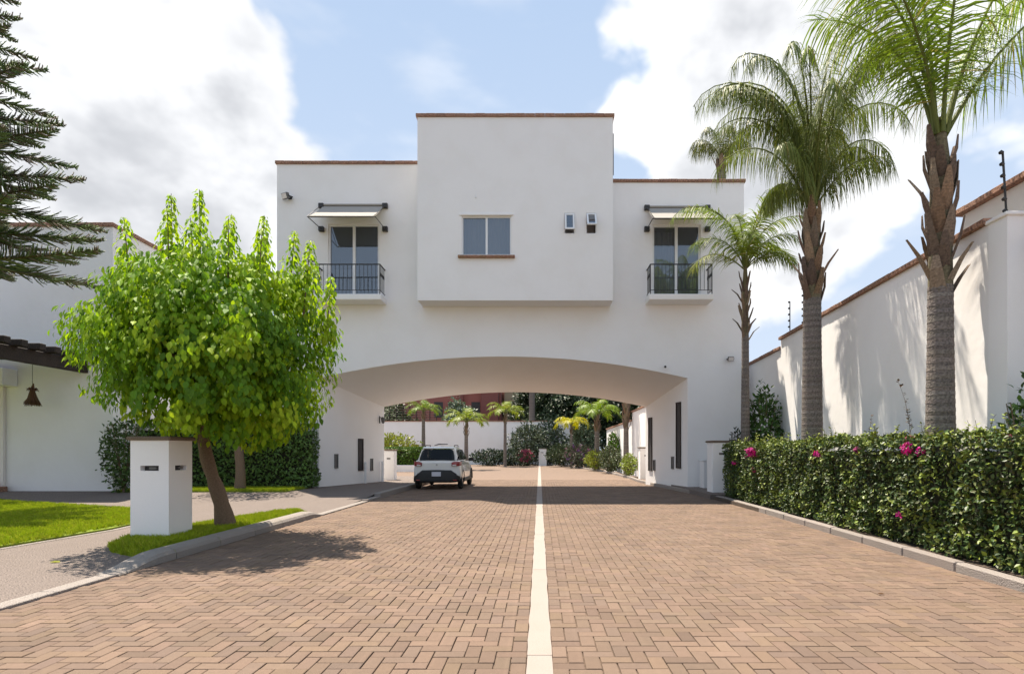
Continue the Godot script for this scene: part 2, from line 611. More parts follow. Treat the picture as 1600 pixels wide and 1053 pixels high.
	for i in nk:
		var s3 := MB.new()
		s3.col = vary(lin(1.0, 1.0, 1.0), 0.06)
		var a3 := lerpf(kd0, kd1, float(i) / nk) + 0.004
		var b3 := lerpf(kd0, kd1, float(i + 1) / nk) - 0.004
		var steps := 6
		for t in steps:
			var p0 := lerpf(a3, b3, float(t) / steps)
			var p1 := lerpf(a3, b3, float(t + 1) / steps)
			var h0 := 0.12 * smoothstep(kd0, kd0 + 0.75, p0) * (1.0 - smoothstep(kd1 - 0.7, kd1, p0)) + 0.012
			var h1 := 0.12 * smoothstep(kd0, kd0 + 0.75, p1) * (1.0 - smoothstep(kd1 - 0.7, kd1, p1)) + 0.012
			var prof := [[-4.405, -0.05, 0.0], [-4.41, 0.55, 0.0], [-4.44, 0.85, 0.0], [-4.50, 1.0, 0.0], [-4.62, 1.0, 0.0], [-4.66, 0.85, 0.0], [-4.67, -0.05, 0.0]]
			for k in prof.size() - 1:
				var u0: Array = prof[k]
				var u1: Array = prof[k + 1]
				s3.face(V(u0[0], u0[1] * h0, p0), V(u1[0], u1[1] * h0, p0), V(u1[0], u1[1] * h1, p1), V(u0[0], u0[1] * h1, p1), V(-4.55, -0.3, (p0 + p1) * 0.5))
		part("kerb_stone", s3, M.kerb, kl)
	d = 14.75
	while d < 26.0:
		var s4 := MB.new()
		s4.col = vary(lin(0.95, 0.95, 0.95), 0.08)
		var hh := 0.02 + 0.125 * smoothstep(14.6, 16.4, d + 0.5)
		s4.bevel_box(Transform3D(Basis(), V(-4.49, hh * 0.5 - 0.03, d + 0.5)), Vector3(0.18, hh + 0.06, 0.99), 0.012)
		part("kerb_stone", s4, M.kerb, kl)
		d += 1.0
	# right kerb: a run of stones that leans outwards, then turns in past the pier
	var kr := Node3D.new()
	kr.name = numbered("kerb_right")
	add_child(kr)
	tag(kr, "weathered concrete kerb stones along the right of the lane", "", "", "structure")
	var line := [[4.30, 1.2], [4.44, 5.2], [4.78, 14.6], [4.74, 16.2], [4.28, 21.0], [4.15, 24.0], [4.25, 27.0], [4.0, 36.0], [2.6, 46.0], [0.6, 53.0]]
	for i in line.size() - 1:
		var A := V(line[i][0], 0, line[i][1])
		var B := V(line[i + 1][0], 0, line[i + 1][1])
		var len2 := A.distance_to(B)
		var n2 := maxi(1, int(round(len2 / 0.95)))
		for t in n2:
			var q0 := A.lerp(B, float(t) / n2)
			var q1 := A.lerp(B, float(t + 1) / n2)
			var dir := (q1 - q0).normalized()
			var s5 := MB.new()
			s5.col = vary(lin(1.0, 0.99, 0.97), 0.1)
			var bas := Basis(dir.cross(Vector3.UP) * -1.0, Vector3.UP, dir)
			bas = Basis(Vector3.UP.cross(dir), Vector3.UP, dir)
			var hh2 := 0.105 + rng.randf_range(-0.006, 0.004)
			s5.bevel_box(Transform3D(bas, (q0 + q1) * 0.5 + Vector3(0.07, hh2 * 0.5 - 0.04, 0)), Vector3(0.125, hh2 + 0.08, (q1 - q0).length() - 0.012), 0.014)
			part("kerb_stone", s5, M.kerb, kr)
	# lawns
	var lw := MB.new()
	var rim := [[-7.05, 2.0], [-7.15, 7.5], [-7.0, 9.3], [-7.2, 10.8], [-7.9, 11.9], [-9.1, 12.5], [-14.0, 14.6], [-24.0, 16.0], [-24.0, 2.0]]
	var mid := V(-14, 0.045, 8)
	for i in rim.size():
		var r0: Array = rim[i]
		var r1: Array = rim[(i + 1) % rim.size()]
		lw.tri(mid, V(r0[0], 0.045, r0[1]), V(r1[0], 0.045, r1[1]), Vector3.UP, Vector3.UP, Vector3.UP)
		lw.face(V(r0[0], -0.02, r0[1]), V(r1[0], -0.02, r1[1]), V(r1[0], 0.045, r1[1]), V(r0[0], 0.045, r0[1]), mid)
	struct("lawn", lw, M.lawn, "turf bed of the lawn beside the footpath")
	var edge := Node3D.new()
	edge.name = numbered("lawn_edging")
	add_child(edge)
	tag(edge, "narrow pale concrete edging around the lawn", "", "", "structure")
	for i in 7:
		var e0 := V(rim[i][0], 0, rim[i][1])
		var e1 := V(rim[i + 1][0], 0, rim[i + 1][1])
		var ed := (e1 - e0).normalized()
		var es := MB.new()
		es.bevel_box(Transform3D(Basis(Vector3.UP.cross(ed), Vector3.UP, ed), (e0 + e1) * 0.5 + Vector3(0.04, -0.005, 0.02)), Vector3(0.07, 0.05, e0.distance_to(e1) + 0.02), 0.008)
		part("edging", es, M.kerb, edge)
	# turf island: a low mound whose rim slopes down to the paving
	var isl := MB.new()
	var shore := PackedVector2Array()
	for q in [[-4.64, 6.75], [-4.64, 11.5], [-5.0, 11.85], [-5.35, 11.3], [-5.62, 10.2], [-5.8, 9.0], [-5.92, 8.2], [-5.84, 7.7], [-5.5, 7.3], [-5.05, 7.0]]: shore.append(Vector2(q[0], q[1]))
	var hub := Vector2(-5.1, 9.0)
	for i in shore.size():
		var s0 := shore[i]
		var s1 := shore[(i + 1) % shore.size()]
		var t0 := s0.lerp(hub, 0.14)
		var t1 := s1.lerp(hub, 0.14)
		isl.face(V(s0.x, 0.008, s0.y), V(s1.x, 0.008, s1.y), V(t1.x, 0.10, t1.y), V(t0.x, 0.10, t0.y), V(hub.x, -1.0, hub.y))
		isl.tri(V(hub.x, 0.10, hub.y), V(t0.x, 0.10, t0.y), V(t1.x, 0.10, t1.y), Vector3.UP, Vector3.UP, Vector3.UP)
	struct("tree_island", isl, M.lawn, "narrow turf island behind the raised kerb")
	var gst := MB.new()
	gst.box(V(-12.2, 0.02, 18.0), V(-7.3, 0.16, 16.4))
	struct("turf_strip", gst, M.lawn, "turf strip in front of the dark hedge")
	# blades of grass
	var tuft := MB.new()
	for k in 9:
		var a4 := TAU * k / 9.0 + 0.3 * (k % 3)
		var out := Vector3(cos(a4), 0, sin(a4))
		var sd := Vector3(-out.z, 0, out.x)
		var p1b := out * (0.006 + 0.005 * (k % 3))
		var hgt := 0.030 + 0.009 * ((k * 7) % 4)
		var m1 := p1b + out * 0.006 + Vector3.UP * hgt * 0.6
		var t1 := p1b + out * (0.014 + 0.008 * (k % 2)) + Vector3.UP * hgt
		tuft.tri(p1b - sd * 0.0035, p1b + sd * 0.0035, m1, out, out, out)
		tuft.tri(m1 - sd * 0.003, m1 + sd * 0.003, t1, out, out, out)
		tuft.tri(p1b - sd * 0.003, m1 + sd * 0.003, m1 - sd * 0.003, out, out, out)
	var tm := tuft.mesh(M.grass)
	var spots := [["grass", -16.5, -7.08, 3.5, 15.5, 72000, 0.045, "bright green mown grass of the lawn by the footpath"], ["island_grass", -5.95, -4.64, 6.7, 11.9, 10000, 0.10, "short grass around the white pillar and leaning trunk"], ["verge_grass", -12.2, -7.3, 16.35, 17.9, 5000, 0.16, "grass verge in the shade of the gatehouse"]]
	var polys := PackedVector2Array()
	for r2 in rim: polys.append(Vector2(r2[0], r2[1]))
	for sp in spots:
		var xf := []
		var cs := []
		for i in sp[5]:
			var x: float = rng.randf_range(sp[1], sp[2])
			var dd: float = rng.randf_range(sp[3], sp[4])
			if sp[0] == "grass":
				if not Geometry2D.is_point_in_polygon(Vector2(x, dd), polys): continue
				if x / dd < -1.45: continue
			var gy: float = sp[6]
			if sp[0] == "island_grass":
				var here := Vector2(x, dd)
				if not Geometry2D.is_point_in_polygon(here, shore): continue
				var rim_d := 9.0
				for q in shore.size():
					rim_d = minf(rim_d, here.distance_to(Geometry2D.get_closest_point_to_segment(here, shore[q], shore[(q + 1) % shore.size()])))
				gy = minf(0.10, 0.008 + rim_d * 0.55)
			var sc := rng.randf_range(0.75, 1.45)
			xf.append(Transform3D(Basis(Vector3.UP, rng.randf() * TAU).scaled(Vector3(sc, sc, sc)), V(x, gy - 0.003, dd)))
			var gc := lin(0.33, 0.42, 0.02) if rng.randf() < 0.75 else lin(0.42, 0.46, 0.05)
			cs.append(vary(gc, 0.25))
		tag(scatter(sp[0], tm, xf, cs, null), sp[7], "grass")
	# small things lying about: fallen leaves
	for q in [[-5.62, 6.6, 0.010, 0.06, lin(0.30, 0.32, 0.04), "yellow green fallen leaf on the footpath"], [3.1, 5.16, 0.004, 0.03, lin(0.12, 0.06, 0.03), "curled brown leaf on the lane beside the kerb"], [3.82, 4.45, 0.004, 0.022, lin(0.07, 0.04, 0.02), "tiny dark leaf scrap on the brick lane"]]:
		var lf := MB.new()
		lf.col = q[4]
		var r3: float = q[3]
		for k in 6:
			var a5 := TAU * k / 6.0
			var a6 := TAU * (k + 1) / 6.0
			lf.tri(Vector3(0, 0.004, 0), Vector3(cos(a5) * r3, 0.004 + 0.25 * r3 * absf(sin(a5)), sin(a5) * r3 * 0.5), Vector3(cos(a6) * r3, 0.004 + 0.25 * r3 * absf(sin(a6)), sin(a6) * r3 * 0.5), Vector3.UP, Vector3.UP, Vector3.UP)
		var fl := part("fallen_leaf", lf, M.leaf, self, V(q[0], q[2], q[1]))
		fl.name = numbered("fallen_leaf")
		tag(fl, q[5], "leaf", "leaves fallen on the paving")


func wall_face(mb: MB, xs: Array, ys: Array, holes: Array, d: float, reveal: float) -> void:
	# a wall face at depth d, split at the edges of its openings; each opening gets jambs, head and sill of depth reveal
	var X := xs.duplicate()
	var Y := ys.duplicate()
	for h in holes:
		X.append_array([h[0], h[1]])
		Y.append_array([h[2], h[3]])
	X.sort()
	Y.sort()
	for i in X.size() - 1:
		for j in Y.size() - 1:
			if X[i + 1] - X[i] < 1e-4 or Y[j + 1] - Y[j] < 1e-4:
				continue
			var cx: float = (X[i] + X[i + 1]) * 0.5
			var cy: float = (Y[j] + Y[j + 1]) * 0.5
			var open := false
			for h in holes:
				if cx > h[0] and cx < h[1] and cy > h[2] and cy < h[3]:
					open = true
			if not open:
				mb.quad(V(X[i], Y[j], d), V(X[i + 1], Y[j], d), V(X[i + 1], Y[j + 1], d), V(X[i], Y[j + 1], d), Vector3.BACK)
	for h in holes:
		var e := d + reveal
		mb.quad(V(h[0], h[2], d), V(h[0], h[3], d), V(h[0], h[3], e), V(h[0], h[2], e), Vector3.RIGHT)
		mb.quad(V(h[1], h[2], d), V(h[1], h[3], d), V(h[1], h[3], e), V(h[1], h[2], e), Vector3.LEFT)
		mb.quad(V(h[0], h[3], d), V(h[1], h[3], d), V(h[1], h[3], e), V(h[0], h[3], e), Vector3.DOWN)
		mb.quad(V(h[0], h[2], d), V(h[1], h[2], d), V(h[1], h[2], e), V(h[0], h[2], e), Vector3.UP)


func coping(parent: Node3D, a: Vector3, b: Vector3, width: float, high: float, step := 0.31) -> void:
	# a run of flat clay tiles laid end to end along a wall top; a and b at the middle of the tiles' underside
	var n := maxi(1, int(round(a.distance_to(b) / step)))
	var dir := (b - a).normalized()
	var side := Vector3.UP.cross(dir).normalized()
	var up := dir.cross(side)
	for i in n:
		var mb := MB.new()
		mb.col = vary(Color(1, 1, 1), 0.16)
		var l := a.distance_to(b) / n
		var c := a.lerp(b, (i + 0.5) / n)
		var t := Transform3D(Basis(side, up, dir).rotated(dir, rng.randf_range(-0.02, 0.02)), Vector3.ZERO)
		mb.bevel_box(t, Vector3(width + rng.randf_range(-0.012, 0.012), high, l - 0.006), 0.008)
		var o := put("coping_tile", mb.mesh(M.terracotta), parent)
		var p := parent.position
		o.position = c + Vector3(0, high * 0.5 + rng.randf_range(0.0, 0.004), 0) - p


func ring_frame(x0: float, x1: float, y0: float, y1: float, d: float, w: float, deep: float) -> MB:
	var m := MB.new()
	m.box(V(x0, y0, d + deep), V(x0 + w, y1, d))
	m.box(V(x1 - w, y0, d + deep), V(x1, y1, d))
	m.box(V(x0 + w, y1 - w, d + deep), V(x1 - w, y1, d))
	m.box(V(x0 + w, y0, d + deep), V(x1 - w, y0 + w, d))
	return m


func pane_box(x0: float, x1: float, y0: float, y1: float, d: float) -> MB:
	var m := MB.new()
	m.quad(V(x0, y0, d), V(x1, y0, d), V(x1, y1, d), V(x0, y1, d), Vector3.BACK)
	return m


func room_box(x0: float, x1: float, y0: float, y1: float, d0: float, d1: float) -> MB:
	var m := MB.new()
	m.quad(V(x0, y0, d1), V(x1, y0, d1), V(x1, y1, d1), V(x0, y1, d1), Vector3.BACK)
	m.quad(V(x0, y0, d0), V(x0, y0, d1), V(x0, y1, d1), V(x0, y1, d0), Vector3.RIGHT)
	m.quad(V(x1, y0, d0), V(x1, y0, d1), V(x1, y1, d1), V(x1, y1, d0), Vector3.LEFT)
	m.quad(V(x0, y1, d0), V(x1, y1, d0), V(x1, y1, d1), V(x0, y1, d1), Vector3.DOWN)
	m.quad(V(x0, y0, d0), V(x1, y0, d0), V(x1, y0, d1), V(x0, y0, d1), Vector3.UP)
	return m


func curtain_mb(x0: float, x1: float, y0: float, y1: float, d: float) -> MB:
	var m := MB.new()
	var n := int((x1 - x0) / 0.03)
	for i in n:
		var a := lerpf(x0, x1, float(i) / n)
		var b := lerpf(x0, x1, float(i + 1) / n)
		var za := d + 0.03 * sin(a * 42.0) + 0.015 * sin(a * 71.0)
		var zb := d + 0.03 * sin(b * 42.0) + 0.015 * sin(b * 71.0)
		m.face(V(a, y0, za), V(b, y0, zb), V(b, y1, zb), V(a, y1, za), V(a, y0, d + 3.0))
	return m


func arch_y(t: float, crown: float, spring: float) -> float:
	# t from -1 to 1 across the span: a flat segmental arc
	return spring + (crown - spring) * (1.0 - t * t)


func build_gatehouse() -> void:
	var F := 18.7
	var B := 22.3
	var xl := -8.63
	var xr := 6.72
	var h := base("gatehouse", V(0, 0, F), "white two storey gatehouse whose flat arch spans the brick lane", "building")
	var L := 10.72
	var R := 10.12
	var tl := -3.84
	var tr := 2.31
	var TD := 17.9
	var TT := 11.8
	var TB := 6.04
	var doorL := [-6.95, -5.27, 6.31, 8.76]
	var doorR := [3.72, 5.30, 6.31, 8.74]
	# front wall with the arch
	var w := MB.new()
	wall_face(w, [xl, tl], [4.55, L], [doorL], F, 0.16)
	wall_face(w, [tl, tr], [4.55, R], [], F, 0.2)
	wall_face(w, [tr, xr], [4.55, R], [doorR], F, 0.16)
	var fl := -7.25
	var fr := 4.87
	var bl := -6.09
	var br := 4.16
	w.quad(V(xl, 0, F), V(fl, 0, F), V(fl, 4.55, F), V(xl, 4.55, F), Vector3.BACK)
	w.quad(V(fr, 0, F), V(xr, 0, F), V(xr, 4.55, F), V(fr, 4.55, F), Vector3.BACK)
	w.quad(V(xl, 0, B), V(bl, 0, B), V(bl, 10.0, B), V(xl, 10.0, B), Vector3.FORWARD)
	w.quad(V(br, 0, B), V(xr, 0, B), V(xr, 10.0, B), V(br, 10.0, B), Vector3.FORWARD)
	var N := 40
	for i in N:
		var t0 := -1.0 + 2.0 * i / N
		var t1 := -1.0 + 2.0 * (i + 1) / N
		var fx0 := lerpf(fl, fr, (t0 + 1) * 0.5)
		var fx1 := lerpf(fl, fr, (t1 + 1) * 0.5)
		var bx0 := lerpf(bl, br, (t0 + 1) * 0.5)
		var bx1 := lerpf(bl, br, (t1 + 1) * 0.5)
		var fy0 := arch_y(t0, 4.41, 3.70)
		var fy1 := arch_y(t1, 4.41, 3.70)
		var by0 := arch_y(t0, 3.61, 3.03)
		var by1 := arch_y(t1, 3.61, 3.03)
		w.quad(V(fx0, fy0, F), V(fx1, fy1, F), V(fx1, 4.55, F), V(fx0, 4.55, F), Vector3.BACK)
		w.quad(V(bx0, by0, B), V(bx1, by1, B), V(bx1, 10.0, B), V(bx0, 10.0, B), Vector3.FORWARD)
	# outer sides, roofs and parapet backs
	w.quad(V(xl, 0, F), V(xl, 0, B), V(xl, L, B), V(xl, L, F), Vector3.LEFT)
	w.quad(V(xr, 0, F), V(xr, 0, B), V(xr, R, B), V(xr, R, F), Vector3.RIGHT)
	w.quad(V(xl, L, F), V(tl, L, F), V(tl, L, B), V(xl, L, B), Vector3.UP)
	w.quad(V(tr, R, F), V(xr, R, F), V(xr, R, B), V(tr, R, B), Vector3.UP)
	w.quad(V(xl, 10.0, B), V(tl, 10.0, B), V(tl, L, B), V(xl, L, B), Vector3.FORWARD)
	w.quad(V(tr, 10.0, B), V(xr, 10.0, B), V(xr, R, B), V(tr, R, B), Vector3.FORWARD)
	wpart("wall", w, M.plaster, h)
	var s := MB.new()
	for i in N:
		var t0 := -1.0 + 2.0 * i / N
		var t1 := -1.0 + 2.0 * (i + 1) / N
		for k in 4:
			var a := k / 4.0
			var b := (k + 1) / 4.0
			var q := func(t: float, e: float) -> Vector3:
				return V(lerpf(lerpf(fl, bl, e), lerpf(fr, br, e), (t + 1) * 0.5), lerpf(arch_y(t, 4.41, 3.70), arch_y(t, 3.61, 3.03), e), lerpf(F, B, e))
			s.face(q.call(t0, a), q.call(t1, a), q.call(t1, b), q.call(t0, b), V(0, 9, 20))
	s.face(V(fl, 0, F), V(bl, 0, B), V(bl, 3.03, B), V(fl, 3.70, F), V(-9, 1, 20))
	s.face(V(fr, 0, F), V(br, 0, B), V(br, 3.03, B), V(fr, 3.70, F), V(9, 1, 20))
	wpart("vault", s, M.plaster, h)
	# tower that stands proud of the front
	var win := [-2.45, -0.885, 7.457, 8.70]
	var v1 := [0.785, 1.107, 8.14, 8.785]
	var v2 := [1.469, 1.79, 8.14, 8.785]
	var t := MB.new()
	wall_face(t, [tl, tr], [TB, TT], [win, v1, v2], TD, 0.14)
	t.quad(V(tl, TB, TD), V(tr, TB, TD), V(tr, TB, F), V(tl, TB, F), Vector3.DOWN)
	t.quad(V(tl, TB, TD), V(tl, TB, F), V(tl, TT, F), V(tl, TT, TD), Vector3.LEFT)
	t.quad(V(tr, TB, TD), V(tr, TB, F), V(tr, TT, F), V(tr, TT, TD), Vector3.RIGHT)
	t.quad(V(tl, L, F), V(tl, L, B), V(tl, TT, B), V(tl, TT, F), Vector3.LEFT)
	t.quad(V(tr, R, F), V(tr, R, B), V(tr, TT, B), V(tr, TT, F), Vector3.RIGHT)
	t.quad(V(tl, TT, TD), V(tr, TT, TD), V(tr, TT, B), V(tl, TT, B), Vector3.UP)
	t.quad(V(tl, 9.9, B), V(tr, 9.9, B), V(tr, TT, B), V(tl, TT, B), Vector3.FORWARD)
	wpart("tower", t, M.plaster, h)
	coping(h, V(xl - 0.05, L, F + 0.12), V(tl, L, F + 0.12), 0.34, 0.1)
	coping(h, V(tr, R, F + 0.12), V(xr + 0.05, R, F + 0.12), 0.34, 0.1)
	coping(h, V(xl + 0.12, L, F + 0.3), V(xl + 0.12, L, B), 0.34, 0.1)
	coping(h, V(xr - 0.12, R, F + 0.3), V(xr - 0.12, R, B), 0.34, 0.1)
	coping(h, V(tl - 0.05, TT, TD + 0.12), V(tr + 0.05, TT, TD + 0.12), 0.34, 0.1)
	coping(h, V(tl + 0.12, TT, TD + 0.3), V(tl + 0.12, TT, B), 0.34, 0.1)
	coping(h, V(tr - 0.12, TT, TD + 0.3), V(tr - 0.12, TT, B), 0.34, 0.1)
	# sliding window of the tower
	var f := ring_frame(win[0], win[1], win[2], win[3], TD + 0.05, 0.045, 0.06)
	f.box(V(-1.70, win[2] + 0.045, TD + 0.10), V(-1.635, win[3] - 0.045, TD + 0.048))
	var fw := wpart("window", f, M.white_paint, h)
	wpart("pane", pane_box(win[0] + 0.045, -1.70, win[2] + 0.045, win[3] - 0.045, TD + 0.09), M.glass, fw)
	wpart("pane", pane_box(-1.635, win[1] - 0.045, win[2] + 0.045, win[3] - 0.045, TD + 0.07), M.glass, fw)
	var ln := MB.new()
	ln.bevel_box(Transform3D(Basis(), V(-1.667, win[3] + 0.03, TD - 0.015)), Vector3(1.7, 0.055, 0.06), 0.008)
	wpart("lintel", ln, M.plaster, fw)
	for k in 8:
		var sl := MB.new()
		sl.col = vary(lin(1.05, 1.1, 1.0), 0.12)
		var x0 := -2.56 + k * 0.2235
		sl.bevel_box(Transform3D(Basis(), V(x0 + 0.112, win[2] - 0.055, TD - 0.01)), Vector3(0.22, 0.075, 0.2), 0.01)
		wpart("sill_tile", sl, M.terracotta, fw)
	wpart("room", room_box(win[0] - 0.6, win[1] + 0.6, 6.4, 9.3, TD + 0.145, TD + 2.6), M.room, h)
	wpart("curtain", curtain_mb(win[0] - 0.1, win[1] + 0.1, 7.0, 8.9, TD + 0.34), M.curtain, fw)
	# two small awning windows propped open
	var ang := [0.28, 0.62]
	for k in 2:
		var vv: Array = [v1, v2][k]
		var fr2 := ring_frame(vv[0], vv[1], vv[2], vv[3], TD + 0.03, 0.022, 0.05)
		var vw := wpart("vent_window", fr2, M.white_paint, h)
		var sash := ring_frame(-0.15, 0.15, -0.56, 0.0, 0.0, 0.05, 0.035)
		var so := part("sash", sash, M.white_paint, vw)
		so.position = V((vv[0] + vv[1]) * 0.5, vv[3] - 0.02, TD - 0.02)
		so.rotation.x = -ang[k]
		var pn := part("pane", pane_box(-0.1, 0.1, -0.51, -0.05, 0.015), M.glass, vw)
		pn.transform = so.transform
		wpart("room", room_box(vv[0], vv[1], vv[2], vv[3], TD + 0.145, TD + 0.9), M.room, vw)
	# balcony doors, railings and awnings
	for side in 2:
		var dr: Array = [doorL, doorR][side]
		var df := ring_frame(dr[0], dr[1], dr[2], dr[3], F + 0.05, 0.06, 0.07)
		var cx: float = (dr[0] + dr[1]) * 0.5
		df.box(V(cx - 0.045, dr[2] + 0.06, F + 0.115), V(cx + 0.045, dr[3] - 0.06, F + 0.046))
		var door := wpart("balcony_door", df, M.white_paint, h)
		wpart("pane", pane_box(dr[0] + 0.06, cx - 0.045, dr[2] + 0.06, dr[3] - 0.06, F + 0.1), M.glass, door)
		wpart("pane", pane_box(cx + 0.045, dr[1] - 0.06, dr[2] + 0.06, dr[3] - 0.06, F + 0.08), M.glass, door)
		wpart("room", room_box(dr[0] - 0.7, dr[1] + 0.7, dr[2] - 0.02, dr[3] + 0.3, F + 0.17, F + 3.2), M.room, h)
		if side == 0:
			wpart("curtain", curtain_mb(dr[0] + 0.02, dr[0] + 0.8, dr[2] + 0.05, dr[2] + 1.1, F + 0.45), M.curtain, door)
		else:
			wpart("curtain", curtain_mb(dr[0] - 0.05, cx - 0.05, dr[2] + 0.05, dr[3] - 0.1, F + 0.4), M.curtain, door)
		var x0: float = dr[0] - 0.19
		var x1: float = dr[1] + 0.19
		var out := 0.65
		var sb := MB.new()
		sb.bevel_box(Transform3D(Basis(), V((x0 + x1) * 0.5, dr[2] - 0.115, F - out * 0.5)), Vector3(x1 - x0 + 0.1, 0.19, out + 0.02), 0.02)
		var bal := wpart("balcony", sb, M.plaster, h)
		var fz := F - out + 0.05
		var ry: float = dr[2] + 0.93
		for run in [[V(x0, ry, F), V(x0, ry, fz)], [V(x0, ry, fz), V(x1, ry, fz)], [V(x1, ry, fz), V(x1, ry, F)]]:
			var hr := MB.new()
			hr.bar(run[0], run[1], 0.022)
			wpart("handrail", hr, M.dark_metal, bal)
			var lr := MB.new()
			var low := Vector3(0, -0.82, 0)
			lr.bar(run[0] + low, run[1] + low, 0.012)
			wpart("bottom_rail", lr, M.dark_metal, bal)
		var bx := []
		for k in 17: bx.append(V(lerpf(x0, x1, k / 16.0), 0, fz))
		for k in 4:
			bx.append(V(x0, 0, lerpf(fz, F, (k + 1) / 5.0)))
			bx.append(V(x1, 0, lerpf(fz, F, (k + 1) / 5.0)))
		for k in bx.size():
			var p: Vector3 = bx[k]
			var post: bool = k == 0 or k == 16
			var bm := MB.new()
			var bot: float = dr[2] - 0.02 if post else dr[2] + 0.1
			bm.bar(Vector3(p.x, bot, p.z), Vector3(p.x, ry, p.z), 0.017 if post else 0.0085, 5)
			if k > 16:
				# a scroll on the side bars
				var pts := []
				var rd := []
				for q2 in 9:
					var a2 := TAU * q2 / 8.0
					pts.append(Vector3(p.x, ry - 0.3 + 0.07 * sin(a2), p.z + 0.05 * cos(a2)))
					rd.append(0.006)
				bm.tube(pts, rd, 4, false)
			wpart("baluster", bm, M.dark_metal, bal)
		# awning of cloth on a folding arm frame
		var ax0: float = x0 - 0.01
		var ax1: float = x1 + 0.02
		var ay := 9.33 if side == 0 else 9.27
		var reach := 1.15 if side == 0 else 1.0
		var fy := 8.54
		var cl := MB.new()
		var nn := 8
		for k in nn:
			for m2 in 6:
				var e0 := float(m2) / 6
				var e1 := float(m2 + 1) / 6
				var u0 := lerpf(ax0 + 0.06, ax1 - 0.06, float(k) / nn)
				var u1 := lerpf(ax0 + 0.06, ax1 - 0.06, float(k + 1) / nn)
				var pt := func(u: float, e: float) -> Vector3:
					return V(u, lerpf(ay, fy, e) - 0.03 * sin(PI * e), F - 0.04 - reach * e)
				cl.face(pt.call(u0, e0), pt.call(u1, e0), pt.call(u1, e1), pt.call(u0, e1), V(0, 6, F + 2))
		# valance
		cl.face(V(ax0 + 0.06, fy, F - 0.04 - reach), V(ax1 - 0.06, fy, F - 0.04 - reach), V(ax1 - 0.06, fy - 0.05, F - 0.035 - reach), V(ax0 + 0.06, fy - 0.05, F - 0.035 - reach), V(0, fy, F + 3))
		var aw := wpart("awning", cl, M.cloth, h)
		for bb in [ax0, ax1]:
			for by in [ay, 8.57]:
				var bk := MB.new()
				bk.bevel_box(Transform3D(Basis(), V(bb, by, F - 0.06)), Vector3(0.17, 0.16, 0.115), 0.012)
				wpart("bracket", bk, M.dark_metal, aw)
			var ar := MB.new()
			ar.bar(V(bb, 8.57, F - 0.08), V(bb, fy - 0.02, F - 0.04 - reach), 0.014)
			ar.bar(V(bb, ay, F - 0.08), V(bb, fy - 0.02, F - 0.04 - reach), 0.009)
			wpart("arm", ar, M.dark_metal, aw)
		var fb := MB.new()
		fb.bar(V(ax0, fy - 0.03, F - 0.05 - reach), V(ax1, fy - 0.03, F - 0.05 - reach), 0.016)
		wpart("front_bar", fb, M.dark_metal, aw)
		var rl := MB.new()
		rl.bar(V(ax0, ay + 0.03, F - 0.06), V(ax1, ay + 0.03, F - 0.06), 0.035, 8)
		wpart("roller", rl, M.cloth, aw)
	# slit windows and service boxes in the splayed pier walls: side, depth, bottom, top, width
	for q in [[1, 19.35, 0.735, 2.95, 0.34, "slit_window"], [1, 21.8, 0.565, 2.57, 0.32, "slit_window"], [-1, 20.84, 0.6, 1.745, 0.27, "slit_window"], [1, 19.82, 0.70, 1.10, 0.15, "service_box"], [1, 21.42, 0.58, 0.96, 0.14, "service_box"], [-1, 19.52, 0.73, 1.19, 0.15, "service_box"], [-1, 21.49, 0.576, 1.01, 0.12, "service_box"]]:
		var sgn: int = q[0]
		var d0: float = q[1]
		var x := lerpf(fr, br, (d0 - F) / (B - F)) if sgn > 0 else lerpf(fl, bl, (d0 - F) / (B - F))
		var along := (V(br, 0, B) - V(fr, 0, F)).normalized() if sgn > 0 else (V(bl, 0, B) - V(fl, 0, F)).normalized()
		var nrm := along.cross(Vector3.UP).normalized()
		if nrm.x * sgn > 0.0: nrm = -nrm
		var bs := Basis(along, Vector3.UP, along.cross(Vector3.UP))
		var c := V(x, (q[2] + q[3]) * 0.5, d0)
		var hgt: float = q[3] - q[2]
		var wd: float = q[4]
		var sf := MB.new()
		for e in [-1.0, 1.0]:
			sf.obox(Transform3D(bs, c + along * e * (wd * 0.5) + nrm * 0.01), Vector3(0.03, hgt, 0.05))
			sf.obox(Transform3D(bs, c + Vector3.UP * e * (hgt * 0.5) + nrm * 0.012), Vector3(wd + 0.03, 0.03, 0.055))
		var sw := wpart(q[5], sf, M.timber if q[5] == "slit_window" else M.grey_metal, h)
		var sp := MB.new()
		sp.obox(Transform3D(bs, c + nrm * 0.004), Vector3(wd - 0.03, hgt - 0.03, 0.012))
		wpart("pane" if q[5] == "slit_window" else "lid", sp, M.slot if q[5] == "slit_window" else M.grey_metal, sw)
	# downpipe on the tower's side above the right wing
	var dp := MB.new()
	dp.bar(V(tr + 0.06, R + 0.1, F - 0.3), V(tr + 0.06, 11.55, F - 0.3), 0.035, 8)
	dp.bar(V(tr - 0.02, 11.5, F - 0.3), V(tr + 0.06, 11.5, F - 0.3), 0.04, 8)
	wpart("downpipe", dp, M.grey_metal, h)
	var hk := MB.new()
	hk.bar(V(-2.0, 9.25, TD), V(-2.0, 9.27, TD - 0.05), 0.012)
	hk.bar(V(-2.0, 9.25, TD - 0.05), V(-2.0, 9.34, TD - 0.05), 0.014)
	wpart("wall_hook", hk, M.white_paint, h)
	# lamps and cameras fixed on the front
	floodlight(V(-8.18, 9.6, F), -0.5, "floodlight high on the gatehouse's upper left corner", 1.3)
	floodlight(V(-7.2, 7.35, F - 0.58), -0.3, "floodlight clamped on the railing of a balcony", 1.0)
	floodlight(V(6.24, 4.31, F), 0.0, "floodlight low on the wall beside the slender palm", 0.95)
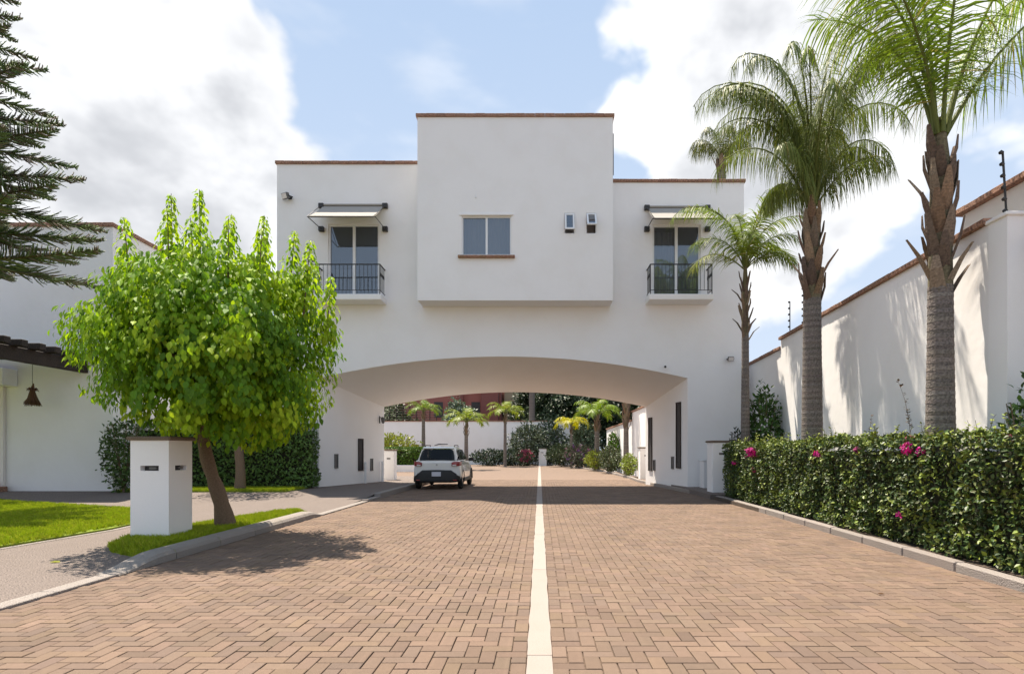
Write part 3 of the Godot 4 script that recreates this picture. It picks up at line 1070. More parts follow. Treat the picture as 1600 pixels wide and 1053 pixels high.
	var cm := base("security_camera", V(4.12, 4.08, F), "tiny dark camera on the wall over the arch haunch", "camera")
	var c1 := MB.new()
	c1.bar(Vector3.ZERO, Vector3(0, 0.0, 0.08), 0.018)
	part("arm", c1, M.white_paint, cm)
	var c2 := MB.new()
	c2.bar(Vector3(0.0, -0.01, 0.06), Vector3(-0.03, -0.04, 0.2), 0.038, 10)
	part("camera_body", c2, M.dark_metal, cm)
	# wall lamp on the left pier's far edge
	var lampx := lerpf(fl, bl, (22.0 - F) / (B - F))
	var sc := base("wall_lamp", V(lampx, 2.5, 22.0), "small dark lantern on the left pier under the arch", "lamp")
	var s1 := MB.new()
	s1.bar(Vector3(0.0, 0.1, 0), Vector3(0.14, 0.1, 0), 0.015)
	s1.bar(Vector3(0.0, -0.12, 0), Vector3(0.0, 0.16, 0), 0.025)
	part("bracket", s1, M.dark_metal, sc)
	var s2 := MB.new()
	s2.tube([Vector3(0.14, 0.12, 0), Vector3(0.14, 0.06, 0), Vector3(0.14, -0.1, 0), Vector3(0.14, -0.13, 0)], [0.02, 0.085, 0.055, 0.02], 6)
	part("lantern", s2, M.grey_metal, sc)
	for q in [[20.95, 0.78, "slim white bollard between the left pier's slit window and service box"], [22.0, 0.8, "slim white bollard under the wall lantern"]]:
		var px := lerpf(fl, bl, (q[0] - F) / (B - F)) + 0.12
		var bo := base("bollard", V(px, 0.12, q[0]), q[2], "bollard", "white bollards at the left pier")
		var bm2 := MB.new()
		bm2.tube([Vector3(0, -0.03, 0), Vector3(0, q[1] - 0.03, 0), Vector3(0, q[1], 0)], [0.05, 0.05, 0.03], 12)
		part("post", bm2, M.white_paint, bo)


func floodlight(at: Vector3, yaw: float, label: String, k: float) -> void:
	var o := base("floodlight", at, label, "floodlight", "floodlights on the gatehouse")
	o.rotation.y = yaw
	o.scale = Vector3(k, k, k)
	var b := MB.new()
	b.box(Vector3(-0.05, -0.03, 0), Vector3(0.05, 0.03, 0.03))
	b.bar(Vector3(-0.11, 0, 0.16), Vector3(-0.11, 0, 0.02), 0.012)
	b.bar(Vector3(0.11, 0, 0.16), Vector3(0.11, 0, 0.02), 0.012)
	b.bar(Vector3(-0.11, 0, 0.025), Vector3(0.11, 0, 0.025), 0.012)
	part("bracket", b, M.dark_metal, o)
	var c := MB.new()
	var t := Transform3D(Basis(Vector3.RIGHT, 0.35), Vector3(0, 0, 0.16))
	c.bevel_box(t, Vector3(0.2, 0.15, 0.07), 0.012)
	for i in 5:
		c.obox(t * Transform3D(Basis(), Vector3(-0.08 + 0.04 * i, 0, -0.05)), Vector3(0.008, 0.13, 0.03))
	part("housing", c, M.grey_metal, o)
	var g := MB.new()
	g.obox(t * Transform3D(Basis(), Vector3(0, 0, 0.036)), Vector3(0.17, 0.12, 0.006))
	part("lens", g, M.lamp_clear, o)


func gate_pillar(at: Vector3, w: float, hgt: float, label: String, slots: bool) -> void:
	var o := base("gate_pillar", at, label, "pillar", "white pillars beside the lane")
	var b := MB.new()
	# shaft with recessed slots on the faces towards the lane and the viewer
	var hw := w * 0.5
	if slots:
		var sy0 := hgt - 0.42
		var sy1 := hgt - 0.35
		var sx := w * 0.24
		for fce in 4:
			var bs := Basis(Vector3.UP, fce * PI / 2)
			var X := [-hw, -sx, sx, hw] if fce < 2 else [-hw, hw]
			var Y := [-0.05, sy0, sy1, hgt] if fce < 2 else [-0.05, hgt]
			for i in X.size() - 1:
				for j in Y.size() - 1:
					if fce < 2 and i == 1 and j == 1:
						continue
					b.quad(bs * Vector3(X[i], Y[j], hw), bs * Vector3(X[i + 1], Y[j], hw), bs * Vector3(X[i + 1], Y[j + 1], hw), bs * Vector3(X[i], Y[j + 1], hw), bs * Vector3.BACK)
			if fce < 2:
				var e := hw - 0.09
				b.quad(bs * Vector3(-sx, sy0, hw), bs * Vector3(sx, sy0, hw), bs * Vector3(sx, sy0, e), bs * Vector3(-sx, sy0, e), bs * Vector3.UP)
				b.quad(bs * Vector3(-sx, sy1, hw), bs * Vector3(sx, sy1, hw), bs * Vector3(sx, sy1, e), bs * Vector3(-sx, sy1, e), bs * Vector3.DOWN)
				b.quad(bs * Vector3(-sx, sy0, hw), bs * Vector3(-sx, sy1, hw), bs * Vector3(-sx, sy1, e), bs * Vector3(-sx, sy0, e), bs * Vector3.RIGHT)
				b.quad(bs * Vector3(sx, sy0, hw), bs * Vector3(sx, sy1, hw), bs * Vector3(sx, sy1, e), bs * Vector3(sx, sy0, e), bs * Vector3.LEFT)
		part("shaft", b, M.plaster, o)
		for fce in 2:
			var bs := Basis(Vector3.UP, fce * PI / 2)
			var lm := MB.new()
			lm.obox(Transform3D(bs, bs * Vector3(0, (sy0 + sy1) * 0.5, hw - 0.092)), Vector3(w * 0.47, 0.068, 0.01))
			var lo := part("slot_light", lm, M.slot, o)
			var br := MB.new()
			br.obox(Transform3D(bs, bs * Vector3(0.03, (sy0 + sy1) * 0.5, hw - 0.05)), Vector3(0.10, 0.03, 0.06))
			part("lamp", br, M.grey_metal, lo)
	else:
		b.bevel_box(Transform3D(Basis(), Vector3(0, hgt * 0.5 - 0.025, 0)), Vector3(w, hgt + 0.05, w), 0.012)
		part("shaft", b, M.plaster, o)
		var nm := MB.new()
		nm.box(Vector3(-0.07, hgt - 0.35, w * 0.5), Vector3(0.07, hgt - 0.29, w * 0.5 + 0.012))
		part("number_plate", nm, M.grey_metal, o)
	var c := MB.new()
	c.col = lin(0.62, 0.54, 0.44)
	c.bevel_box(Transform3D(Basis(), Vector3(0, hgt + 0.028, 0)), Vector3(w + 0.075, 0.056, w + 0.075), 0.014)
	part("cap", c, M.kerb, o)


func simple_wall(called: String, a: Vector3, b: Vector3, thick: float, high: float, label: String, tiles := true, warm := false) -> Node3D:
	# a straight plastered wall from a to b (face line) with clay coping; thick to the right of the direction a > b when seen from above
	var o := base(called, a, label, "wall")
	var dir := (b - a).normalized()
	var side := dir.cross(Vector3.UP).normalized()
	var m := MB.new()
	var len := a.distance_to(b)
	m.obox(Transform3D(Basis(side, Vector3.UP, side.cross(Vector3.UP)), (b - a) * 0.5 + side * thick * 0.5 + Vector3.UP * (high * 0.5 - 0.1)), Vector3(thick, high + 0.2, len))
	part("wall", m, M.plaster, o)
	if tiles:
		coping(o, a + side * thick * 0.5 + Vector3.UP * high, b + side * thick * 0.5 + Vector3.UP * high, thick + 0.14, 0.085)
	return o


func fence_post(at: Vector3, hgt: float, lean: float, label: String, n: int) -> void:
	var o := base("electric_fence_post", at, label, "fence post", "electric fence posts on the boundary wall")
	var p := MB.new()
	p.bar(Vector3(0, -0.1, 0), Vector3(lean, hgt, 0), 0.014)
	part("pole", p, M.dark_metal, o)
	for i in n:
		var k := 0.1 + 0.88 * i / (n - 1.0)
		var q := MB.new()
		var c := Vector3(lean * k, hgt * k, 0)
		q.tube([c + Vector3(-0.05, -0.01, 0.01), c + Vector3(-0.03, 0, 0.01), c + Vector3(0.0, 0, 0.005)], [0.022, 0.03, 0.018], 7)
		part("insulator", q, M.dark_metal, o)


func build_walls() -> void:
	# boundary wall on the right: x = 5.64 + 0.076 d
	var wx := func(d: float) -> float: return 5.64 + 0.076 * d
	simple_wall("boundary_wall", V(wx.call(7.9), 0, 7.9), V(wx.call(16.2), 0, 16.2), 0.28, 4.45, "tall sunlit white boundary wall behind the two big palms")
	simple_wall("boundary_wall", V(wx.call(16.2) + 0.02, 0, 16.2), V(wx.call(30.0), 0, 30.0), 0.24, 4.2, "lower stretch of boundary wall beside the gatehouse's right end")
	simple_wall("boundary_wall", V(6.52, 0, 1.5), V(6.55, 0, 7.88), 0.26, 4.05, "near white boundary wall with a clay coping beyond the pilaster")
	var pil := base("wall_pilaster", V(6.40, 0, 7.7), "square white pilaster where the tall boundary wall ends", "pilaster")
	var pm := MB.new()
	pm.box(Vector3(-0.165, -0.1, -0.2), Vector3(0.165, 4.44, 0.12))
	part("shaft", pm, M.plaster, pil)
	var pc := MB.new()
	pc.bevel_box(Transform3D(Basis(), Vector3(0, 4.465, -0.04)), Vector3(0.4, 0.05, 0.38), 0.01)
	part("cap", pc, M.plaster, pil)
	# neighbour house behind the wall
	var nb := base("neighbour_house", V(8.0, 0, 10.75), "white house with a tiled roof edge rising behind the pilaster", "house")
	var nm := MB.new()
	nm.box(V(8.0, -0.1, 10.75), V(16.0, 5.75, 1.0))
	wpart("wall", nm, M.plaster_warm, nb)
	coping(nb, V(8.1, 5.75, 10.85), V(8.1, 5.75, 1.0), 0.46, 0.1)
	coping(nb, V(8.35, 5.75, 10.65), V(15.9, 5.75, 10.65), 0.4, 0.1)
	fence_post(V(6.37, 4.48, 7.75), 0.9, -0.06, "black electric fence post leaning on the pilaster top", 6)
	fence_post(V(7.0, 4.5, 15.9), 0.98, 0.0, "electric fence post where the boundary wall steps up", 6)
	fence_post(V(6.78, 4.5, 14.6), 0.98, 0.0, "electric fence post half behind the mop headed palm", 6)
	# house on the left
	var lh := base("corner_house", V(-12.6, 0, 16.8), "white flat roofed house with a tiled edge behind the lawn", "house")
	var m := MB.new()
	m.box(V(-34, -0.1, 23.0), V(-12.6, 7.92, 16.8))
	wpart("wall", m, M.plaster, lh)
	coping(lh, V(-30.0, 7.92, 16.93), V(-12.55, 7.92, 16.93), 0.38, 0.11)
	coping(lh, V(-12.73, 7.92, 17.2), V(-12.73, 7.92, 23.0), 0.38, 0.11)
	var lin2 := MB.new()
	lin2.bevel_box(Transform3D(Basis(), V(-18.2, 3.45, 16.55)), Vector3(5.6, 0.5, 0.5), 0.02)
	wpart("porch_beam", lin2, M.plaster, lh)
	var rec := MB.new()
	rec.box(V(-20, 0.1, 16.79), V(-15.75, 3.2, 16.70))
	wpart("porch_wall", rec, M.plaster_warm, lh)
	var st := MB.new()
	st.bevel_box(Transform3D(Basis(), V(-17.2, 0.19, 16.2)), Vector3(3.2, 0.16, 1.0), 0.015)
	var step := wpart("step", st, M.terracotta, lh)
	var st2 := MB.new()
	st2.bevel_box(Transform3D(Basis(), V(-17.5, 0.34, 16.4)), Vector3(3.2, 0.15, 0.6), 0.015)
	wpart("riser", st2, M.terracotta, step)
	var uw := ring_frame(-0.55, 0.55, 0.0, 0.9, 0.0, 0.06, 0.08)
	var uo := part("window", uw, M.dark_metal, lh)
	uo.position = V(-12.55, 6.35, 18.9) - lh.position
	uo.rotation.y = PI / 2
	var up := pane_box(-0.49, 0.49, 0.06, 0.84, 0.04)
	part("pane", up, M.slot, uo)
	# pergola of dark timber standing before it
	var pg := base("pergola", V(-13.4, 0, 16.7), "dark brown timber pergola in front of the left house", "pergola")
	var bm := MB.new()
	bm.bevel_box(Transform3D(Basis(), V(-13.4, 3.78, 13.2)), Vector3(0.16, 0.36, 7.2), 0.012)
	wpart("beam", bm, M.timber, pg)
	var bm2 := MB.new()
	bm2.bevel_box(Transform3D(Basis(), V(-18.4, 3.78, 13.2)), Vector3(0.16, 0.34, 7.2), 0.012)
	wpart("beam", bm2, M.timber, pg)
	for k in 14:
		var rm := MB.new()
		rm.col = vary(Color(1, 1, 1), 0.25)
		var d := 16.45 - k * 0.5
		rm.bevel_box(Transform3D(Basis(Vector3.UP, rng.randf_range(-0.01, 0.01)), V(-15.9, 4.04, d)), Vector3(5.7, 0.17, 0.2), 0.012)
		wpart("rafter", rm, M.timber, pg)
	for k in 9:
		var lm := MB.new()
		lm.bevel_box(Transform3D(Basis(), V(-13.9 - k * 0.5, 4.15, 13.2)), Vector3(0.07, 0.05, 7.0), 0.006)
		wpart("batten", lm, M.timber, pg)
	for dd in [9.9]:
		for x in [-13.4, -18.4]:
			var po := MB.new()
			po.bevel_box(Transform3D(Basis(), V(x, 1.8, dd)), Vector3(0.18, 3.6, 0.18), 0.012)
			wpart("post", po, M.timber, pg)
	# dried bundle hanging from the pergola
	var hx := -14.35
	var hd := 16.1
	var dn := base("dried_bundle", V(hx, 2.62, hd), "dried brown straw bundle hanging on a cord below the pergola", "ornament")
	var cd := MB.new()
	cd.bar(Vector3(0, 0.55, 0), Vector3(0, 1.34, 0), 0.006, 4)
	part("cord", cd, M.timber, dn)
	var sm := MB.new()
	for k in 190:
		sm.col = vary(lin(0.85, 0.62, 0.45), 0.45)
		var a := rng.randf() * TAU
		var r := sqrt(rng.randf())
		var out := Vector3(cos(a), 0, sin(a))
		var top := Vector3(0, 0.34 + rng.randf() * 0.1, 0) + out * 0.05 * r
		var mid := out * (0.12 * r) + Vector3(0, 0.17, 0)
		var bot := out * (0.2 * r + 0.02) + Vector3(0, rng.randf_range(-0.06, 0.05), 0)
		sm.tube([top, mid, bot], [0.008, 0.009, 0.004], 3, false)
	for k in 60:
		sm.col = vary(lin(0.7, 0.5, 0.38), 0.4)
		var a := rng.randf() * TAU
		var out := Vector3(cos(a), 0, sin(a))
		sm.tube([Vector3(0, 0.32 + 0.1 * rng.randf(), 0), out * 0.09 + Vector3(0, 0.42 + rng.randf() * 0.06, 0), out * rng.randf_range(0.09, 0.15) + Vector3(0, 0.36 + rng.randf() * 0.1, 0)], [0.012, 0.012, 0.004], 3, false)
	sm.tube([Vector3(0, 0.4, 0), Vector3(0.01, 0.5, 0), Vector3(0.03, 0.6, 0)], [0.06, 0.04, 0.012], 6)
	part("straw", sm, M.bark, dn)
	# pillars
	gate_pillar(V(-5.385, 0.10, 8.12), 0.53, 1.35, "square white pillar with recessed slot lights beside the leaning tree", true)
	gate_pillar(V(5.18, 0.13, 16.45), 0.52, 1.42, "white pillar at the end of the long hedge by the gatehouse", false)
	gate_pillar(V(-6.2, 0.12, 23.6), 0.45, 1.2, "white pillar standing past the left pier under the arch", false)
	gate_pillar(V(4.62, 0.13, 24.9), 0.5, 1.3, "white pillar past the right pier with shrubs beside it", false)
	gate_pillar(V(0.28, 0.0, 51.0), 0.7, 1.5, "far white pillar at the end of the lane", false)
	var bx := base("meter_box", V(5.42, 0.13, 18.3), "low white box against the gatehouse behind the hedge pillar", "box")
	var mb := MB.new()
	mb.bevel_box(Transform3D(Basis(), Vector3(0, 0.42, 0)), Vector3(0.42, 0.86, 0.5), 0.015)
	part("case", mb, M.white_paint, bx)
	var lid := MB.new()
	lid.bevel_box(Transform3D(Basis(), Vector3(0, 0.87, 0)), Vector3(0.46, 0.04, 0.54), 0.01)
	part("lid", lid, M.white_paint, bx)
	# beyond the arch
	simple_wall("garden_wall", V(5.0, 0, 23.5), V(5.05, 0, 31.0), 0.25, 3.4, "sunlit white garden wall seen through the arch at its right")
	simple_wall("garden_wall", V(5.08, 0, 31.0), V(5.2, 0, 44.0), 0.25, 2.95, "farther lower garden wall seen through the arch")
	simple_wall("end_wall", V(-34.0, 0, 56.0), V(3.0, 0, 56.0), 0.3, 4.2, "long white wall closing the lane's far end", true)
	var pw := base("planter_wall", V(-8.6, 0, 36.0), "low pale planter wall under the clipped green hedge", "planter")
	var pwm := MB.new()
	pwm.bevel_box(Transform3D(Basis(), Vector3(0, 0.18, -1.0)), Vector3(5.6, 0.48, 2.0), 0.02)
	part("wall", pwm, M.plaster, pw)
	# red house above the end wall
	var rh := base("red_house", V(-12.0, 0, 66.0), "brick red house rising above the far end wall", "house")
	var rm1 := MB.new()
	rm1.box(V(-19.5, 0, 74.0), V(-4.5, 9.5, 66.0))
	wpart("wall", rm1, surface(lin(0.30, 0.105, 0.085), 0.9, T.blotch, 0.3), rh)
	var rm2 := MB.new()
	rm2.box(V(-6.6, 0, 65.9), V(-4.7, 9.6, 64.6))
	rm2.box(V(-9.3, 4.0, 65.9), V(-8.8, 9.6, 65.4))
	wpart("pier", rm2, surface(lin(0.20, 0.07, 0.06), 0.9, T.blotch, 0.3), rh)
	for x in [-12.2, -10.6, -7.9]:
		var ww := ring_frame(x, x + 1.0, 5.2, 7.0, 65.95, 0.08, 0.06)
		var wo := wpart("window", ww, M.dark_metal, rh)
		wpart("pane", pane_box(x + 0.08, x + 0.92, 5.28, 6.92, 65.97), M.slot, wo)
	var gh := base("ochre_house", V(0, 0, 68.0), "pale ochre house behind the far palms", "house")
	var gm := MB.new()
	gm.box(V(-4.2, 0, 76.0), V(3.5, 9.0, 68.0))
	wpart("wall", gm, surface(lin(0.42, 0.33, 0.22), 0.9, T.blotch, 0.3), gh)
	for x in [-3.4, -1.2, 1.4]:
		var ww := ring_frame(x, x + 1.1, 5.0, 6.8, 67.95, 0.08, 0.06)
		var wo := wpart("window", ww, M.dark_metal, gh)
		wpart("pane", pane_box(x + 0.08, x + 1.02, 5.08, 6.72, 67.97), M.slot, wo)
	# railing on the end wall, left
	var fr := base("terrace_railing", V(-14.4, 4.3, 56.1), "dark lattice railing standing on the end wall", "railing")
	for k in 6:
		var q := MB.new()
		q.bar(Vector3(-3.0, 0.15 + k * 0.25, 0), Vector3(4.3, 0.15 + k * 0.25, 0), 0.025, 4)
		part("rail", q, M.timber, fr)
	for k in 12:
		var q := MB.new()
		q.bar(Vector3(-3.0 + k * 0.66, -0.05, 0.03), Vector3(-3.0 + k * 0.66, 1.55, 0.03), 0.04, 4)
		part("post", q, M.timber, fr)


func leaf_mesh(m: Material, wide: float, fold: float, curl: float, shape := 0) -> ArrayMesh:
	# one leaf of length 1 along +y, folded along its midrib and curling towards -z at the tip
	var b := MB.new()
	var ws := [0.0, 0.75, 1.0, 0.62, 0.0] if shape == 0 else [0.15, 1.0, 0.8, 0.4, 0.0]
	var n := ws.size()
	for s in [-1.0, 1.0]:
		for i in n - 1:
			var t0 := float(i) / (n - 1)
			var t1 := float(i + 1) / (n - 1)
			var c0 := Vector3(0, t0, -curl * t0 * t0)
			var c1 := Vector3(0, t1, -curl * t1 * t1)
			var e0 := c0 + Vector3(s * wide * ws[i] * 0.5, 0, fold * wide * ws[i] * 0.5)
			var e1 := c1 + Vector3(s * wide * ws[i + 1] * 0.5, 0, fold * wide * ws[i + 1] * 0.5)
			var nn := Vector3(-s * fold, 2.0 * curl * t0 * 0.5, 1.0).normalized()
			if ws[i] > 0.0: b.tri(c0, e0, c1, nn, nn, nn)
			if ws[i + 1] > 0.0: b.tri(e0, e1, c1, nn, nn, nn)
	return b.mesh(m)


func leaf_at(p: Vector3, dir: Vector3, face: Vector3, size: float) -> Transform3D:
	var y := dir.normalized()
	var x := y.cross(face).normalized()
	if x.length() < 0.5: x = y.cross(Vector3(0.6, 0.1, 0.8)).normalized()
	var z := x.cross(y)
	return Transform3D(Basis(x * size, y * size, z * size), p)


func rv() -> Vector3:
	return Vector3(rng.randf_range(-1, 1), rng.randf_range(-1, 1), rng.randf_range(-1, 1))


func in_ball() -> Vector3:
	var p := rv()
	while p.length() > 1.0: p = rv()
	return p


func build_leafy_tree() -> void:
	# the bright tree in front: leaning trunk, round crown of hanging leaves with upright shoots
	var at := V(-5.03, 0.10, 9.13)
	var o := base("leafy_tree", at, "bright green round crowned tree with a leaning trunk by the lane", "tree")
	var trunk := MB.new()
	var pts := []
	var rad := []
	for i in 13:
		var t := i / 12.0
		pts.append(Vector3(-0.27 * t + 0.03 * sin(t * 7.0), -0.08 + 1.75 * t, 0.25 * t))
		rad.append(0.094 + 0.085 * pow(1.0 - t, 4.0) + 0.007 * sin(t * 21.0) + 0.005 * sin(t * 47.0))
	trunk.tube(pts, rad, 14)
	part("trunk", trunk, M.bark, o)
	var cc := Vector3(0.2, 2.76, 0.62)
	var top: Vector3 = pts[12]
	var limbs := MB.new()
	var tips := []
	for i in 26:
		var dir := Vector3(cos(i * 2.4), 0.15 + 1.5 * (i % 5) / 5.0, sin(i * 2.4)).normalized()
		var q := cc + dir * Vector3(1.55, 1.25, 1.45) * rng.randf_range(0.55, 0.9) - Vector3(0, 0.3, 0)
		limbs.tube([top, top.lerp(q, 0.5) + Vector3(0, 0.2, 0) + rv() * 0.08, q], [0.05, 0.03, 0.01], 6, false)
		tips.append(q)
	part("limbs", limbs, M.bark, o)
	var leaf := leaf_mesh(M.leaf, 0.62, 0.25, 0.25)
	var xf := []
	var cs := []
	var greens := [lin(0.235, 0.385, 0.012), lin(0.30, 0.455, 0.016), lin(0.18, 0.33, 0.012), lin(0.37, 0.51, 0.022), lin(0.12, 0.25, 0.012)]
	# clumps on twigs through the crown
	var wob := fnoise(71, 0.9, 3)
	for k in 760:
		var d := in_ball().normalized()
		var r := pow(rng.randf(), 0.38)
		var lump := 1.0 + 0.17 * wob.get_noise_3dv(d * 2.3)
		var e := Vector3(1.74, 1.44, 1.65)
		if d.y < 0.0: e.y = 1.50 + 0.28 * d.x
		var c := cc + d * e * r * lump * 0.97
		if c.y < 1.55 and Vector2(c.x - cc.x, c.z - cc.z).length() < 0.5: continue
		var shade_tone: Color = greens[rng.randi() % greens.size()]
		var n := 44
		var out := (c - cc).normalized()
		for j in n:
			var p := c + in_ball() * Vector3(0.20, 0.22, 0.20)
			var dir := (Vector3(0, -1.0, 0) + out * 0.45 + rv() * 0.55).normalized()
			var face := (out + Vector3(0, 0.75, 0.2) + rv() * 0.5).normalized()
			xf.append(leaf_at(p, dir, face, rng.randf_range(0.055, 0.125)))
			cs.append(vary(shade_tone, 0.28))
	# upright shoots
	# place across, place in depth, height of the tip
	var shoots := [[-0.62, 0.05, 5.12], [-0.06, 0.3, 5.06], [0.18, 0.0, 4.85], [0.71, 0.1, 4.78], [1.08, 0.0, 4.62], [1.38, 0.2, 4.35], [-1.22, 0.15, 4.30], [-0.36, -0.4, 4.72], [0.42, -0.5, 4.7], [0.5, 0.6, 4.5], [-0.9, 0.55, 4.55], [-0.32, 0.6, 4.66], [0.92, 0.6, 4.38], [-1.45, -0.1, 4.0], [1.6, -0.1, 3.95], [-0.8, -0.5, 4.6], [0.15, 0.8, 4.45], [1.2, -0.5, 4.3]]
	var tw := MB.new()
	for s in shoots:
		var rel := Vector3(s[0], 0, s[1])
		var q: float = (rel.x / 1.75) * (rel.x / 1.75) + (rel.z / 1.6) * (rel.z / 1.6)
		var y0 := cc.y + 1.40 * sqrt(maxf(0.0, 1.0 - q)) - 0.45
		var len: float = maxf(0.3, s[2] - 0.10 - y0)
		var lean := Vector3(s[0] * 0.06, 0, s[1] * 0.06) + rv() * 0.03
		var p0 := Vector3(cc.x + s[0], y0, cc.z + s[1])
		tw.tube([p0, p0 + Vector3(0, len * 0.5, 0) + lean * 0.5, p0 + Vector3(0, len, 0) + lean], [0.014, 0.009, 0.004], 5, false)
		var cnt := int(len / 0.03)
		for j in cnt:
			var t := (j + rng.randf()) / cnt
			for side in 4:
				var a := j * 2.4 + side * TAU / 4 + rng.randf() * 0.7
				var out := Vector3(cos(a), 0, sin(a))
				var st := p0 + Vector3(0, len * t, 0) + lean * t + out * 0.05 * (1.25 - t)
				st += out * rng.randf() * 0.2 * (1.1 - t)
				var dir := (out * 0.55 + Vector3(0, lerpf(-0.95, -0.5, t), 0) + rv() * 0.25).normalized()
				xf.append(leaf_at(st, dir, (out + Vector3(0, 0.7, 0)).normalized(), rng.randf_range(0.07, 0.125) * (1.15 - 0.4 * t)))
				cs.append(vary(greens[(rng.randi() % 3) if rng.randf() < 0.6 else 3], 0.2))
	part("shoots", tw, M.bark, o)
	scatter("crown", leaf, xf, cs, o)


func build_second_tree() -> void:
	var o := base("shaded_tree", V(-8.9, 0.15, 16.9), "smaller tree standing on the verge before the dark hedge", "tree")
	var trunk := MB.new()
	trunk.tube([Vector3(0, -0.1, 0), Vector3(0.02, 0.5, 0), Vector3(-0.03, 1.2, 0), Vector3(0.02, 2.2, 0)], [0.17, 0.135, 0.12, 0.1], 10)
	part("trunk", trunk, M.bark, o)
	var leaf := leaf_mesh(M.leaf, 0.6, 0.25, 0.25)
	var xf := []
	var cs := []
	for k in 130:
		var d := in_ball().normalized()
		var c := Vector3(0, 3.4, 0) + d * Vector3(1.5, 1.25, 1.3) * pow(rng.randf(), 0.4)
		for j in 16:
			var p := c + in_ball() * 0.3
			xf.append(leaf_at(p, (Vector3.DOWN + d * 0.4 + rv() * 0.5), (d + Vector3.UP * 0.7 + rv() * 0.5), rng.randf_range(0.1, 0.17)))
			cs.append(vary(lin(0.10, 0.19, 0.018), 0.3))
	scatter("crown", leaf, xf, cs, o)


func hedge(called: String, at: Vector3, lenx: float, high: float, deep: float, yaw: float, density: float, leaf: Mesh, size: float, tones: Array, label: String, lump: float, category := "hedge", cut := Rect2()) -> Node3D:
	# clipped hedge: dark box painted as its inner shade, leaves on all outer faces; local x along, y up, z deep
	var o := base(called, at, label, category)
	o.rotation.y = yaw
	var shade_core := MB.new()
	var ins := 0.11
	shade_core.box(Vector3(-lenx * 0.5 + ins, -0.05, -deep * 0.5 + ins), Vector3(lenx * 0.5 - ins, high - ins - 0.03, deep * 0.5 - ins))  # solid box, no twigs: its dark colour paints the shade behind the leaves
	part("shade_box", shade_core, M.shade_core, o)
	var xf := []
	var cs := []
	var nz := fnoise(81, 0.8, 3)
	var faces := [[Vector3.BACK, lenx, high], [Vector3.UP, lenx, deep], [Vector3.LEFT, deep, high], [Vector3.RIGHT, deep, high], [Vector3.FORWARD, lenx, high]]
	for f in faces:
		var n := int(f[1] * f[2] * density * (0.25 if f[0] == Vector3.FORWARD else 1.0))
		for i in n:
			var u := rng.randf_range(-0.5, 0.5)
			var w := rng.randf()
			var p: Vector3
			var nrm: Vector3 = f[0]
			if f[0] == Vector3.UP: p = Vector3(u * lenx, high, (w - 0.5) * deep)
			elif f[0].x != 0.0: p = Vector3(lenx * 0.5 * f[0].x, w * high, u * deep)
			else: p = Vector3(u * lenx, w * high, deep * 0.5 * f[0].z)
			var bulge := nz.get_noise_3dv(p * 1.8) * lump
			p += nrm * (bulge - absf(rng.randfn(0.0, 0.055)) + 0.03)
			if lump > 0.08 and w > 0.9 and nrm != Vector3.UP: p += Vector3(0, nz.get_noise_3dv(p * 1.8) * lump, 0)
			if p.y < 0.05: p += Vector3(0, 0.03, -nrm.z * 0.05)
			var dir := (nrm * 0.55 + Vector3(0, 0.15, 0) + rv() * 0.95).normalized()
			var fc := (nrm + Vector3(0, 0.65, 0) + rv() * 0.7).normalized()
			xf.append(leaf_at(p, dir, fc, size * rng.randf_range(0.65, 1.25)))
			var tone: Color = tones[rng.randi() % tones.size()]
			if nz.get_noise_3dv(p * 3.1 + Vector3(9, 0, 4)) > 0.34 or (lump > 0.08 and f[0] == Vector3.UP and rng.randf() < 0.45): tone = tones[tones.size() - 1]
			cs.append(vary(tone, 0.3))
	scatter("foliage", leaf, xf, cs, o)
	return o


func flower_cluster(parent: Node3D, at: Vector3, r: float, n: int, tone: Color) -> void:
	var b := MB.new()
	for i in n:
		var c := in_ball() * Vector3(r, r * 0.75, r) * rng.randf_range(0.6, 1.25)
		b.col = vary(tone, 0.35)
		var up := (c.normalized() + rv() * 0.5).normalized()
		var s := up.cross(Vector3(0.3, 0.9, 0.2)).normalized()
		for k in 3:
			var a := TAU * k / 3.0 + rng.randf()
			var q := s.rotated(up, a)
			var w := up.cross(q)
			var sz := rng.randf_range(0.018, 0.028)
			b.tri(c, c + q * sz + w * sz * 0.6 + up * 0.012, c + q * sz * 1.7 + up * 0.02, up, up, up)
			b.tri(c, c + q * sz * 1.7 + up * 0.02, c + q * sz - w * sz * 0.6 + up * 0.012, up, up, up)
	var o := put("blossom", b.mesh(M.petal), parent)
	o.position = at


func sprig(parent: Node3D, at: Vector3, hgt: float, lean: Vector3, tone: Color, size: float) -> void:
	var b := MB.new()
	b.col = lin(0.10, 0.07, 0.05)
	var n := 6
	var pts := []
	var rd := []
	for i in n + 1:
		var t := float(i) / n
		pts.append(Vector3(0, hgt * t, 0) + lean * t * t + rv() * 0.01)
		rd.append(lerpf(0.006, 0.002, t))
	b.tube(pts, rd, 4, false)
	for i in int(hgt / 0.028):
		var t := rng.randf_range(0.25, 1.0)
		var a := rng.randf() * TAU
		var out := Vector3(cos(a), 0.5, sin(a)).normalized()
		var p := Vector3(0, hgt * t, 0) + lean * t * t
		var sd := out.cross(Vector3.UP).normalized()
		b.col = vary(tone, 0.35)
		var s := size * rng.randf_range(0.7, 1.2)
		b.tri(p, p + out * s * 0.5 + sd * s * 0.25, p + out * s, Vector3.UP, Vector3.UP, Vector3.UP)
		b.tri(p, p + out * s * 0.5 - sd * s * 0.25, p + out * s, Vector3.UP, Vector3.UP, Vector3.UP)
	var o := put("sprig", b.mesh(M.hedge_leaf), parent)
	o.position = at


